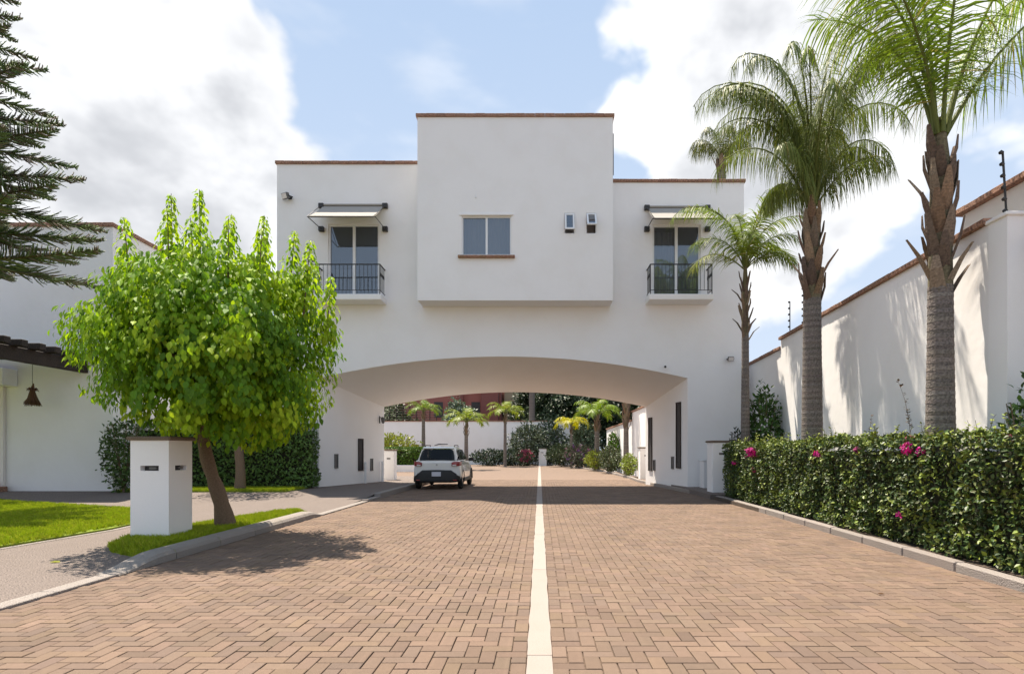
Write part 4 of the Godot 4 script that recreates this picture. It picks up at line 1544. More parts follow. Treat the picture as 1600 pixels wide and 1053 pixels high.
func build_hedges() -> void:
	var hl := leaf_mesh(M.hedge_leaf, 0.62, 0.3, 0.22)
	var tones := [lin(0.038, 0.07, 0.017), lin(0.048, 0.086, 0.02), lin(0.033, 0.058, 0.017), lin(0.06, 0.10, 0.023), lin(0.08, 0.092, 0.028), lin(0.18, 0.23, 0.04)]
	# long hedge on the right, parallel to the leaning kerb
	var a := V(4.62, 0.08, 2.6)
	var b := V(4.97, 0.08, 15.35)
	var deep := 0.95
	var dir := (b - a).normalized()
	var len := a.distance_to(b)
	# local +x runs back to the viewer so that local +z faces the lane
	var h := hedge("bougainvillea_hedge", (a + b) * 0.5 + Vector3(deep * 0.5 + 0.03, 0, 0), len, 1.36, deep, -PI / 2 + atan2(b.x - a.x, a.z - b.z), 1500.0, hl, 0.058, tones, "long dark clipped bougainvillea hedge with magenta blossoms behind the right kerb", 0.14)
	h.rotation.y = -PI / 2 - atan2(b.x - a.x, a.z - b.z)
	var inv := h.transform.affine_inverse()
	for q in [[0, 1.27, 13.0, 0.15, 110], [0.02, 0.88, 12.9, 0.07, 22], [0.03, 1.25, 9.85, 0.06, 14], [0.02, 1.33, 7.3, 0.085, 26], [0.06, 1.30, 7.1, 0.06, 12], [0.25, 1.44, 7.6, 0.06, 16], [0.03, 1.31, 8.55, 0.05, 8], [0.03, 0.47, 7.5, 0.045, 8], [0.2, 1.43, 5.9, 0.04, 9], [0.25, 1.42, 6.3, 0.04, 6], [0, 1.0, 14.3, 0.05, 10]]:
		var fx: float = 4.62 + 0.0275 * (q[2] - 2.6) - 0.045 + q[0]
		flower_cluster(h, inv * V(fx, q[1], q[2]), q[3], q[4], lin(0.42, 0.010, 0.20))
	for q in [[5.45, 8.35, 0.98, Vector3(-0.3, 0, 0), 0.07], [5.4, 9.3, 0.52, Vector3(0.05, 0, 0), 0.05], [5.42, 9.15, 0.36, Vector3(-0.08, 0, 0), 0.05], [5.2, 8.0, 0.3, Vector3(0.08, 0, 0), 0.05], [5.3, 7.8, 0.26, Vector3(-0.06, 0, 0), 0.05], [5.3, 10.4, 0.28, Vector3(-0.2, 0, 0), 0.05], [5.3, 11.3, 0.3, Vector3(0.05, 0, 0), 0.06], [5.3, 12.4, 0.32, Vector3(0.1, 0, 0), 0.06], [5.4, 6.4, 0.3, Vector3(0.03, 0, 0), 0.06], [5.2, 7.1, 0.2, Vector3(0.0, 0, 0.05), 0.06], [5.3, 5.7, 0.18, Vector3(0.05, 0, 0), 0.06], [5.2, 14.2, 0.3, Vector3(-0.05, 0, 0), 0.06], [5.35, 12.9, 0.24, Vector3(0, 0, 0), 0.06]]:
		sprig(h, inv * V(q[0], 1.38, q[1]), q[2], q[3], lin(0.10, 0.12, 0.03) if q[2] < 0.33 else lin(0.09, 0.06, 0.035), q[4])
	# loose light tufts growing out of the top
	for i in 190:
		sprig(h, Vector3(rng.randf_range(-len * 0.5, len * 0.5), 1.32, rng.randf_range(-0.2, 0.45)), rng.randf_range(0.08, 0.26), rv() * 0.08, lin(0.20, 0.24, 0.045), 0.07)
	# dark hedge before the gatehouse's left end
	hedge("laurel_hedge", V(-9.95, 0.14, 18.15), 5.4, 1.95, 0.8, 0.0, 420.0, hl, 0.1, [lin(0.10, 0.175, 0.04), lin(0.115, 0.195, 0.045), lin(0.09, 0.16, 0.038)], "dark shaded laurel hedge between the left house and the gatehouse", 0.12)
	# clipped hedge on the planter beyond the arch
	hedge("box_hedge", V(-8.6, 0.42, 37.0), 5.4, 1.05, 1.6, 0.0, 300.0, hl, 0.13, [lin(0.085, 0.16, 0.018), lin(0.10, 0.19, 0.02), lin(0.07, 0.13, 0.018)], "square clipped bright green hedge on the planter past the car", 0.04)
	# shrubs
	var bl := leaf_mesh(M.hedge_leaf, 0.5, 0.3, 0.3)
	for s in [
		["leafy_shrub", V(6.42, 0.1, 16.3), Vector3(0.5, 3.0, 0.7), 1900, 0.13, lin(0.05, 0.11, 0.02), "green shrub between the boundary wall and the slender palm"],
		["leafy_shrub", V(6.25, 0.08, 7.25), Vector3(0.3, 2.05, 0.4), 1000, 0.09, lin(0.06, 0.12, 0.02), "green shrub against the near boundary wall behind the hedge"],
		["dark_shrub", V(5.62, 0.08, 16.2), Vector3(0.22, 1.95, 0.25), 260, 0.11, lin(0.03, 0.05, 0.03), "small dark leaved plant behind the hedge end pillar"],
		["wall_shrub", V(-11.95, 0.1, 16.35), Vector3(0.62, 2.2, 0.45), 1500, 0.11, lin(0.07, 0.12, 0.03), "upright shrub at the left house's corner behind the white pillar"],
		["yellow_shrub", V(-12.2, 0.3, 48.0), Vector3(2.2, 2.4, 1.2), 1300, 0.28, lin(0.28, 0.31, 0.03), "yellow green shrub before the end wall at the lane's left"],
		["low_shrub", V(-4.4, 0.0, 50.5), Vector3(1.9, 1.45, 1.0), 1400, 0.2, lin(0.035, 0.06, 0.03), "low grey green shrub before the end wall"],
		["low_shrub", V(-2.4, 0.0, 50.5), Vector3(1.5, 1.5, 1.0), 1100, 0.2, lin(0.035, 0.055, 0.025), "low dark shrub beside the far pink blossoms"],
		["silver_shrub", V(-1.0, 0.0, 52.0), Vector3(1.8, 3.9, 1.6), 2600, 0.26, lin(0.085, 0.11, 0.065), "tall grey green olive like shrub near the far pillar"],
		["silver_shrub", V(1.0, 0.0, 53.5), Vector3(1.7, 4.2, 1.6), 2500, 0.26, lin(0.05, 0.075, 0.045), "second tall grey green shrub right behind the far pillar"],
		["round_shrub", V(1.7, 0.1, 47.5), Vector3(1.2, 1.8, 1.0), 1700, 0.16, lin(0.05, 0.075, 0.03), "round dark shrub right of the far pillar"],
		["round_shrub", V(4.15, 0.1, 33.5), Vector3(0.7, 1.5, 1.2), 1500, 0.13, lin(0.06, 0.08, 0.03), "round shrub under the palm trunk past the arch"],
		["yellow_shrub", V(3.75, 0.1, 38.0), Vector3(0.75, 1.2, 1.0), 1000, 0.15, lin(0.25, 0.29, 0.03), "small yellow green shrub at the curved far kerb"],
		["yellow_shrub", V(4.45, 0.1, 28.2), Vector3(0.42, 1.05, 0.8), 1100, 0.1, lin(0.20, 0.26, 0.03), "light green shrub beside the pillar past the right pier"],
		["silver_shrub", V(3.7, 0.0, 46.0), Vector3(1.2, 3.6, 1.2), 1900, 0.24, lin(0.06, 0.09, 0.055), "grey green bush behind the far purple flowers"],
		["bright_shrub", V(4.75, 0.0, 36.5), Vector3(0.45, 2.5, 0.7), 1100, 0.16, lin(0.10, 0.20, 0.02), "bright green upright bush against the farther garden wall"]]:
		shrub(s[0], s[1], s[2], s[3], s[4], s[5], s[6], bl)
	var fl := shrub("flowering_shrub", V(-1.35, 0.1, 48.5), Vector3(1.0, 1.5, 0.7), 800, 0.16, lin(0.04, 0.06, 0.03), "shrub covered in deep pink blossom before the far end wall", bl)
	for i in 44: flower_cluster(fl, in_ball() * Vector3(0.9, 0.65, 0.5) + Vector3(0.1, 0.85, 0.25), 0.16, 14, lin(0.50, 0.05, 0.19))
	var f2 := shrub("flowering_shrub", V(2.9, 0.1, 43.0), Vector3(1.25, 1.8, 0.9), 1200, 0.16, lin(0.06, 0.075, 0.04), "loose shrub with lilac purple flowers at the curved kerb", bl)
	for i in 60: flower_cluster(f2, in_ball() * Vector3(1.15, 0.8, 0.6) + Vector3(0, 1.0, 0.3), 0.12, 8, lin(0.40, 0.16, 0.36) if i % 3 else lin(0.22, 0.06, 0.40))


func shrub(called: String, at: Vector3, r: Vector3, n: int, size: float, tone: Color, label: String, leaf: Mesh) -> Node3D:
	var o := base(called, at, label, "shrub")
	var st := MB.new()
	for i in 9:
		var a := i * 2.4
		st.tube([Vector3(0, -0.05, 0), Vector3(cos(a) * r.x * 0.3, r.y * 0.5, sin(a) * r.z * 0.3), Vector3(cos(a) * r.x * 0.7, r.y * 0.9, sin(a) * r.z * 0.7)], [0.02, 0.014, 0.006], 4, false)
	part("stems", st, M.bark, o)
	var xf := []
	var cs := []
	var nz := fnoise(int(absf(at.x * 13.0 + at.z * 7.0)), 1.6, 3)
	for i in n:
		var d := in_ball().normalized()
		var k := 1.0 + 0.35 * nz.get_noise_3dv(d * 1.5)
		var p := Vector3(d.x * r.x, 0, d.z * r.z) * pow(rng.randf(), 0.35) * k
		p.y = r.y * 0.5 + d.y * r.y * 0.5 * pow(rng.randf(), 0.3) * k
		p.y = maxf(p.y, 0.03)
		xf.append(leaf_at(p, (d * 0.6 + Vector3(0, 0.35, 0) + rv() * 0.6), (d + Vector3.UP * 0.7 + rv() * 0.5), size * rng.randf_range(0.7, 1.3)))
		cs.append(vary(tone, 0.4))
	scatter("foliage", leaf, xf, cs, o)
	return o


func frond_mb(start: Vector3, az: float, e0: float, length: float, droop: float, leaflet: float, hang: float, tone: Color, rib_tone: Color, wide := 0.03, count := 62, ruffle := 0.35, bend := 1.35) -> MB:
	# one feather palm frond: a curving rib with two rows of hanging leaflets
	var b := MB.new()
	var h := Vector3(cos(az), 0, sin(az))
	var side := Vector3(-h.z, 0, h.x)
	var pts := []
	var tang := []
	var n := 14
	var p := start
	for i in n + 1:
		var t := float(i) / n
		var e := e0 - droop * pow(t, bend)
		var d := h * cos(e) + Vector3.UP * sin(e)
		pts.append(p)
		tang.append(d)
		p += d * length / n
	var rd := []
	for i in n + 1: rd.append(lerpf(0.034, 0.006, pow(float(i) / n, 0.7)) * clampf(length / 2.6, 0.45, 1.15))
	b.col = rib_tone
	b.tube(pts, rd, 5, false)
	for s in [-1.0, 1.0]:
		for i in count:
			var t := 0.16 + 0.84 * (i + rng.randf() * 0.5) / count
			var f := t * n
			var i0 := mini(int(f), n - 1)
			var q: Vector3 = pts[i0].lerp(pts[i0 + 1], f - i0)
			var d: Vector3 = tang[i0].lerp(tang[i0 + 1], f - i0).normalized()
			var up := side.cross(d).normalized()
			if up.y < 0: up = -up
			var ln := leaflet * (0.55 + 0.45 * sin(PI * clampf(t * 1.05 - 0.05, 0.0, 1.0))) * rng.randf_range(0.82, 1.1)
			var dir: Vector3 = (side * s * 0.85 + d * lerpf(0.45, 0.85, t) + up * rng.randf_range(-ruffle, ruffle * 1.3)).normalized()
			b.col = vary(tone, 0.28)
			if rng.randf() < 0.05: b.col = vary(lin(0.30, 0.27, 0.08), 0.2)
			var segs := 4
			var hg := hang * rng.randf_range(0.55, 1.4)
			var c := q
			var w0 := wide * rng.randf_range(0.8, 1.15)
			var wd := dir.cross(up).normalized()
			for k in segs:
				var u1 := float(k + 1) / segs
				var nd: Vector3 = (dir + Vector3.DOWN * hg * pow(u1, 1.1)).normalized()
				var c1 := c + nd * ln / segs
				var wa := w0 * (1.0 - pow(float(k) / segs, 1.6))
				var wb := w0 * (1.0 - pow(u1, 1.6))
				if k == 0: wa *= 0.5
				var nn := nd.cross(wd).normalized()
				if nn.y < 0.0: nn = -nn
				var a0 := c - wd * wa * 0.5
				var a1 := c + wd * wa * 0.5
				var b0 := c1 - wd * wb * 0.5
				var b1 := c1 + wd * wb * 0.5
				b.tri(a0, a1, b1, nn, nn, nn)
				if k < segs - 1: b.tri(a0, b1, b0, nn, nn, nn)
				c = c1
	return b


func palm(called: String, at: Vector3, hgt: float, r0: float, r1: float, boots: float, fronds: Array, leaflet: float, hang: float, tone: Color, label: String, wide := 0.03, count := 62, group := "feather palms", ruffle := 0.35, bend := 1.35) -> Node3D:
	var o := base(called, at, label, "palm tree", group)
	var tr := MB.new()
	var grey_tone := lin(0.25, 0.215, 0.19)
	var dark := lin(0.20, 0.17, 0.15)
	var pts := []
	var rad := []
	var smooth_top := hgt - boots
	var n := int(smooth_top / 0.055)
	var seg := 18 if r0 > 0.12 else 12
	# ringed trunk: each leaf scar a slight step, drawn ring by ring so that the scars carry their own tone
	var prev := Vector3(0, -0.2, 0)
	for i in n:
		var y0 := -0.2 + (smooth_top + 0.2) * i / n
		var y1 := -0.2 + (smooth_top + 0.2) * (i + 1) / n
		var t := float(i) / n
		var r := lerpf(r0, r1, t) * (1.0 + 0.05 * sin(t * 5.0))
		var step := 0.004 if i % 2 == 0 else 0.0
		tr.col = vary(dark if i % 2 else grey_tone, 0.14)
		tr.tube([Vector3(0, y0, 0), Vector3(0, y1, 0)], [r + step, r + step * 0.6], seg, false)
	part("trunk", tr, M.palm_bark, o)
	# old leaf bases wrapping the upper trunk
	var nb := int(boots / 0.062)
	for i in nb:
		var t := float(i) / maxf(1.0, nb - 1)
		var a := i * 2.4 + rng.randf() * 0.3
		var out := Vector3(cos(a), 0, sin(a))
		var sd := Vector3(-out.z, 0, out.x)
		var y := smooth_top + (boots - 0.1) * t
		var lean := rng.randf_range(0.0, 0.07) + (rng.randf() * 0.2 if rng.randf() < 0.22 else 0.0)
		var L := rng.randf_range(0.28, 0.52) * clampf(r1 / 0.17, 0.5, 1.2)
		var bm := MB.new()
		bm.col = vary([lin(0.26, 0.17, 0.105), lin(0.20, 0.14, 0.10), lin(0.30, 0.22, 0.15), lin(0.16, 0.11, 0.08)][rng.randi() % 4], 0.2)
		var w := r1 * rng.randf_range(0.95, 1.35)
		var rr := lerpf(r1 * 1.0, r1 * 0.72, t)
		var k0 := Vector3(0, y - 0.14, 0) + out * rr * 0.7
		var k1 := Vector3(0, y + L * 0.45, 0) + out * (rr + 0.05 + lean * 0.3)
		var k2 := Vector3(0, y + L, 0) + out * (rr + 0.06 + lean)
		var th := 0.035
		var prof := [[k0, w, th], [k1, w * 0.7, th], [k2, w * rng.randf_range(0.2, 0.42), th * 0.6]]
		for j in 2:
			var p: Array = prof[j]
			var q: Array = prof[j + 1]
			var c: Vector3 = (p[0] + q[0]) * 0.5 - out * th * 0.3
			bm.face(p[0] - sd * p[1] * 0.5, p[0] + out * p[2], q[0] + out * q[2], q[0] - sd * q[1] * 0.5, c)
			bm.face(p[0] + sd * p[1] * 0.5, p[0] + out * p[2], q[0] + out * q[2], q[0] + sd * q[1] * 0.5, c)
			bm.face(p[0] - sd * p[1] * 0.5, p[0] + sd * p[1] * 0.5, q[0] + sd * q[1] * 0.5, q[0] - sd * q[1] * 0.5, c + out * 0.2)
		part("leaf_base", bm, M.palm_bark, o)
	var cr := MB.new()
	cr.col = lin(0.20, 0.17, 0.10)
	cr.tube([Vector3(0, smooth_top - 0.1, 0), Vector3(0, hgt - 0.2, 0), Vector3(0, hgt + 0.25, 0), Vector3(0, hgt + 0.5, 0)], [r1 * 0.95, r1 * 0.75, r1 * 0.45, r1 * 0.12], 12)
	part("crown_shaft", cr, M.palm_bark, o)
	for f in fronds:
		var az := deg_to_rad(f[0])
		var st := Vector3(0, hgt + 0.05 + 0.2 * sin(deg_to_rad(f[1])), 0) + Vector3(cos(az), 0, sin(az)) * r1 * 0.4
		part("frond", frond_mb(st, az, deg_to_rad(f[1]), f[2], deg_to_rad(f[3]), leaflet, hang, f[4] if f.size() > 4 else tone, lin(0.17, 0.20, 0.05), wide, count, ruffle, bend), M.frond, o)
	return o


func build_palms() -> void:
	# azimuth (0 = right, 90 = towards the viewer), starting elevation, length, droop
	palm("feather_palm", V(5.80, 0.08, 8.23), 5.55, 0.188, 0.165, 1.95, [[262, 86, 3.7, 16], [100, 84, 3.3, 38], [10, 62, 3.0, 45], [176, 80, 3.5, 62], [345, 74, 3.0, 50], [215, 78, 3.0, 60], [150, 74, 2.8, 75], [30, 78, 3.3, 40]], 1.12, 1.7, lin(0.17, 0.255, 0.025), "tallest feather palm with shaggy leaf bases by the near boundary wall", 0.03, 72, "feather palms along the boundary wall", 0.3, 1.5)
	var mop := [[186, 81, 4.4, 162], [168, 77, 4.0, 164]]
	for k in 32:
		var up: float = [88.0, 83.0, 77.0, 86.0, 68.0, 80.0, 56.0][k % 7]
		mop.append([k * 137.5 + 150.0, up, lerpf(2.2, 4.7, (up - 56.0) / 32.0) * (0.88 + 0.05 * (k % 4)), lerpf(140.0, 172.0, (up - 56.0) / 32.0)])
	palm("feather_palm", V(5.80, 0.08, 12.1), 6.2, 0.205, 0.185, 1.75, mop, 0.8, 5.0, lin(0.165, 0.21, 0.055), "mop headed feather palm with drooping grey green fronds by the wall", 0.021, 105, "feather palms along the boundary wall", 0.9, 2.4)
	palm("feather_palm", V(5.79, 0.1, 16.0), 6.15, 0.125, 0.10, 1.7, [[172, 80, 3.3, 150], [165, 34, 1.9, 110, lin(0.22, 0.25, 0.02)], [10, 44, 1.6, 125], [30, 62, 1.8, 120], [75, 76, 2.0, 95], [290, 80, 2.1, 70], [100, 58, 1.7, 125], [330, 66, 1.8, 105], [120, 72, 2.0, 110], [60, 84, 2.5, 85], [205, 84, 2.8, 100], [20, 76, 2.3, 115], [350, 52, 1.8, 120], [185, 66, 2.0, 130]], 0.62, 1.4, lin(0.17, 0.235, 0.03), "slender young feather palm before the gatehouse's right balcony", 0.026, 70, "feather palms along the boundary wall", 0.45, 1.5)
	palm("tall_palm", V(8.95, 0.0, 28.0), 15.6, 0.24, 0.22, 0.6, [[180, 60, 2.0, 160], [140, 70, 2.1, 160], [220, 66, 2.0, 155], [90, 66, 2.0, 165], [40, 70, 2.0, 160], [0, 62, 1.9, 160], [300, 70, 2.0, 150]], 1.0, 3.6, lin(0.125, 0.15, 0.05), "very tall palm whose trunk rises behind the gatehouse roof", 0.035, 70, "feather palms", 0.8, 1.9)
	var fr := []
	for k in 11: fr.append([k * 33.0 + 10.0, 38.0 + (k % 3) * 16.0, 1.9, 115.0])
	var far := "palms beyond the arch"
	palm("garden_palm", V(-10.2, 0.0, 50.0), 4.6, 0.17, 0.15, 0.5, fr, 0.55, 0.6, lin(0.15, 0.23, 0.03), "palm before the end wall left of the parked car", 0.06, 30, far)
	palm("garden_palm", V(-5.15, 0.0, 40.0), 3.15, 0.15, 0.13, 0.7, fr, 0.5, 0.6, lin(0.20, 0.26, 0.03), "low spreading palm whose trunk shows past the car's roof", 0.06, 34, far)
	palm("garden_palm", V(-2.9, 0.0, 48.0), 4.3, 0.14, 0.12, 0.6, fr, 0.6, 0.6, lin(0.22, 0.28, 0.035), "yellow green palm before the end wall near its middle", 0.06, 30, far)
	var fy := []
	for k in 8: fy.append([k * 45.0 + 20.0, 40.0 + (k % 2) * 18.0, 1.7, 130.0])
	palm("garden_palm", V(2.5, 0.0, 44.5), 3.2, 0.1, 0.09, 0.5, fy, 0.55, 0.9, lin(0.46, 0.43, 0.015), "small golden yellow palm among the far shrubs", 0.06, 30, far)
	palm("garden_palm", V(3.84, 0.0, 38.0), 3.55, 0.17, 0.16, 0.9, fr, 0.6, 0.9, lin(0.18, 0.27, 0.025), "palm with a pale stout trunk beside the farther garden wall", 0.06, 34, far)
	palm("garden_palm", V(4.72, 0.0, 31.0), 5.2, 0.15, 0.14, 2.6, fr, 0.6, 0.9, lin(0.10, 0.15, 0.025), "shaggy palm trunk against the sunlit garden wall", 0.06, 30, far)
	palm("garden_palm", V(-0.75, 0.0, 57.5), 8.4, 0.32, 0.3, 0.6, fr, 0.7, 0.9, lin(0.08, 0.12, 0.03), "stout tall palm trunk rising before the dark trees", 0.07, 26, far)


func build_far_trees() -> void:
	var leaf := leaf_mesh(M.hedge_leaf, 0.6, 0.3, 0.3)
	var k := 0
	for s in [[2.4, 60.0, 9.5, 3.4, lin(0.028, 0.05, 0.018), "dark evergreen tree right behind the far pillar"], [7.0, 55.0, 8.8, 3.4, lin(0.022, 0.042, 0.018), "broad dark tree behind the golden palm"], [10.5, 50.0, 9.0, 3.2, lin(0.03, 0.055, 0.02), "dark tree beyond the farther garden wall"], [-0.6, 62.5, 10.0, 2.6, lin(0.035, 0.055, 0.022), "dark tree crowding the ochre house"], [-16.5, 62.0, 6.8, 2.8, lin(0.06, 0.085, 0.025), "olive green tree behind the terrace railing"], [-8.6, 60.5, 6.6, 1.5, lin(0.16, 0.21, 0.14), "pale silvery tree before the red house"], [5.5, 68.0, 13.0, 4.5, lin(0.026, 0.045, 0.018), "tallest dark tree of the far grove"], [13.0, 62.0, 12.0, 4.5, lin(0.028, 0.05, 0.018), "dark tree at the far grove's right end"], [-21.0, 66.0, 9.0, 4.0, lin(0.05, 0.075, 0.025), "broad green tree behind the terrace railing's left end"], [-13.2, 78.0, 14.0, 4.5, lin(0.05, 0.07, 0.025), "big tree behind the red house"]]:
		var o := base("broadleaf_tree", V(s[0], 0, s[1]), s[5], "tree", "trees beyond the lane's end")
		var tr := MB.new()
		var H: float = s[2]
		var R: float = s[3]
		tr.tube([Vector3(0, -0.1, 0), Vector3(0.1, H * 0.3, 0), Vector3(-0.1, H * 0.6, 0), Vector3(0, H * 0.9, 0)], [0.3, 0.24, 0.16, 0.05], 8)
		part("trunk", tr, M.bark, o)
		var xf := []
		var cs := []
		var nz := fnoise(90 + k, 1.2, 3)
		k += 1
		for i in 190:
			var d := in_ball().normalized()
			var c := Vector3(0, H * 0.52, 0) + d * Vector3(R, H * 0.44, R) * pow(rng.randf(), 0.4) * (1.0 + 0.3 * nz.get_noise_3dv(d * 1.5))
			for j in 42:
				xf.append(leaf_at(c + in_ball() * 0.7, rv() + d * 0.5, d + Vector3.UP * 0.6 + rv() * 0.6, rng.randf_range(0.24, 0.42)))
				cs.append(vary(s[4], 0.4))
		scatter("crown", leaf, xf, cs, o)


func build_norfolk_pine() -> void:
	# tiers of flat feathered branches reaching in from the left
	var o := base("norfolk_pine", V(-12.2, 0.03, 12.0), "tall dark conifer with tiered feathery branches on the lawn", "tree")
	var tr := MB.new()
	tr.tube([Vector3(0, -0.1, 0), Vector3(0, 5, 0), Vector3(0, 10, 0), Vector3(0, 13.4, 0)], [0.24, 0.19, 0.11, 0.02], 10)
	part("trunk", tr, M.bark, o)
	var y := 5.3
	var tier := 0
	while y < 12.8:
		var reach := lerpf(2.95, 0.35, (y - 5.3) / 7.6)
		var nb := 6
		for k in nb:
			var az := TAU * k / nb + tier * 0.55 + rng.randf_range(-0.1, 0.1)
			var b := MB.new()
			var L := reach * rng.randf_range(0.86, 1.0)
			var h := Vector3(cos(az), 0, sin(az))
			var side := Vector3(-h.z, 0, h.x)
			var pts := []
			var rd := []
			var lift := rng.randf_range(-0.02, 0.1)
			for i in 9:
				var t := i / 8.0
				pts.append(Vector3(0, y, 0) + h * L * t + Vector3(0, L * (lift * t + 0.05 * t * t), 0))
				rd.append(lerpf(0.045, 0.012, t) * clampf(L / 2.5, 0.5, 1.0))
			b.col = lin(0.10, 0.075, 0.05)
			b.tube(pts, rd, 5, false)
			var cnt := int(L / 0.036)
			for i in cnt:
				for s in [-1.0, 1.0]:
					var t := 0.12 + 0.88 * (i + rng.randf()) / cnt
					var f := t * 8.0
					var i0 := mini(int(f), 7)
					var q: Vector3 = pts[i0].lerp(pts[i0 + 1], f - i0)
					var bl := (0.50 * (1.0 - pow(t, 3.0)) + 0.10) * clampf(L / 2.6, 0.4, 1.0) * rng.randf_range(0.8, 1.1)
					var e0: Vector3 = (side * s * 0.8 + h * 0.75 + Vector3(0, rng.randf_range(-0.25, 0.35), 0)).normalized()
					var m: Vector3 = q + e0 * bl * 0.55 + Vector3(0, -0.02, 0)
					var e: Vector3 = q + e0 * bl + Vector3(0, rng.randf_range(-0.03, 0.07), 0)
					b.col = vary([lin(0.15, 0.21, 0.09), lin(0.12, 0.18, 0.08), lin(0.20, 0.18, 0.15)][rng.randi() % 3], 0.35)
					b.tube([q, m, e], [0.012, 0.016, 0.006], 3, false)
					# needles: short scales that roughen the cord
					for w in 10:
						var u := rng.randf()
						var c: Vector3 = q.lerp(e, u)
						var nd: Vector3 = (e0 * 0.7 + rv()).normalized()
						var sd := nd.cross(e0).normalized() * 0.007
						b.tri(c - sd, c + sd, c + nd * 0.036, Vector3.UP, Vector3.UP, Vector3.UP)
			part("branch", b, M.needle, o)
		y += lerpf(0.66, 0.42, (y - 5.0) / 8.8)
		tier += 1


func loft(b: MB, secs: Array, closed_ends := true, skip := {}) -> void:
	# rings of equal point count joined with smooth normals taken from the grid
	var R := secs.size()
	var K: int = secs[0].size()
	var nrm := []
	for i in R:
		var row := []
		for k in K:
			var du: Vector3 = secs[mini(i + 1, R - 1)][k] - secs[maxi(i - 1, 0)][k]
			var dv: Vector3 = secs[i][(k + 1) % K] - secs[i][(k - 1 + K) % K]
			var g := du.cross(dv).normalized()
			var cen := Vector3.ZERO
			for q in K: cen += secs[i][q] / K
			if g.dot(secs[i][k] - cen) < 0.0: g = -g
			row.append(g)
		nrm.append(row)
	for i in R - 1:
		for k in K:
			var l := (k + 1) % K
			if skip.has(i * 100 + k): continue
			b.tri(secs[i][k], secs[i][l], secs[i + 1][l], nrm[i][k], nrm[i][l], nrm[i + 1][l])
			b.tri(secs[i][k], secs[i + 1][l], secs[i + 1][k], nrm[i][k], nrm[i + 1][l], nrm[i + 1][k])
	if closed_ends:
		for e in [0, R - 1]:
			var c := Vector3.ZERO
			for q in K: c += secs[e][q] / K
			var c2 := Vector3.ZERO
			for q in K: c2 += secs[1 if e == 0 else R - 2][q] / K
			var nn := (c - c2).normalized()
			for k in K: b.tri(c, secs[e][k], secs[e][(k + 1) % K], nn, nn, nn)


func car_ring(z: float, halfw: float, y0: float, y1: float, top_w: float, belly: float) -> Array:
	# cross-section of the body at length z: flat floor, bulging flanks, rounded shoulders
	var r := []
	var hh := y1 - y0
	for q in [[0.0, 0.0], [0.78, 0.0], [0.95, 0.06], [1.0, 0.22], [1.0, 0.42], [0.985, 0.62], [0.97, 0.78], [top_w, 0.93], [top_w - 0.08, 1.0], [0.0, 1.0 + belly]]:
		r.append(Vector3(q[0] * halfw, y0 + q[1] * hh, z))
	var full := r.duplicate()
	for k in range(r.size() - 2, 0, -1):
		full.append(Vector3(-r[k].x, r[k].y, r[k].z))
	return full


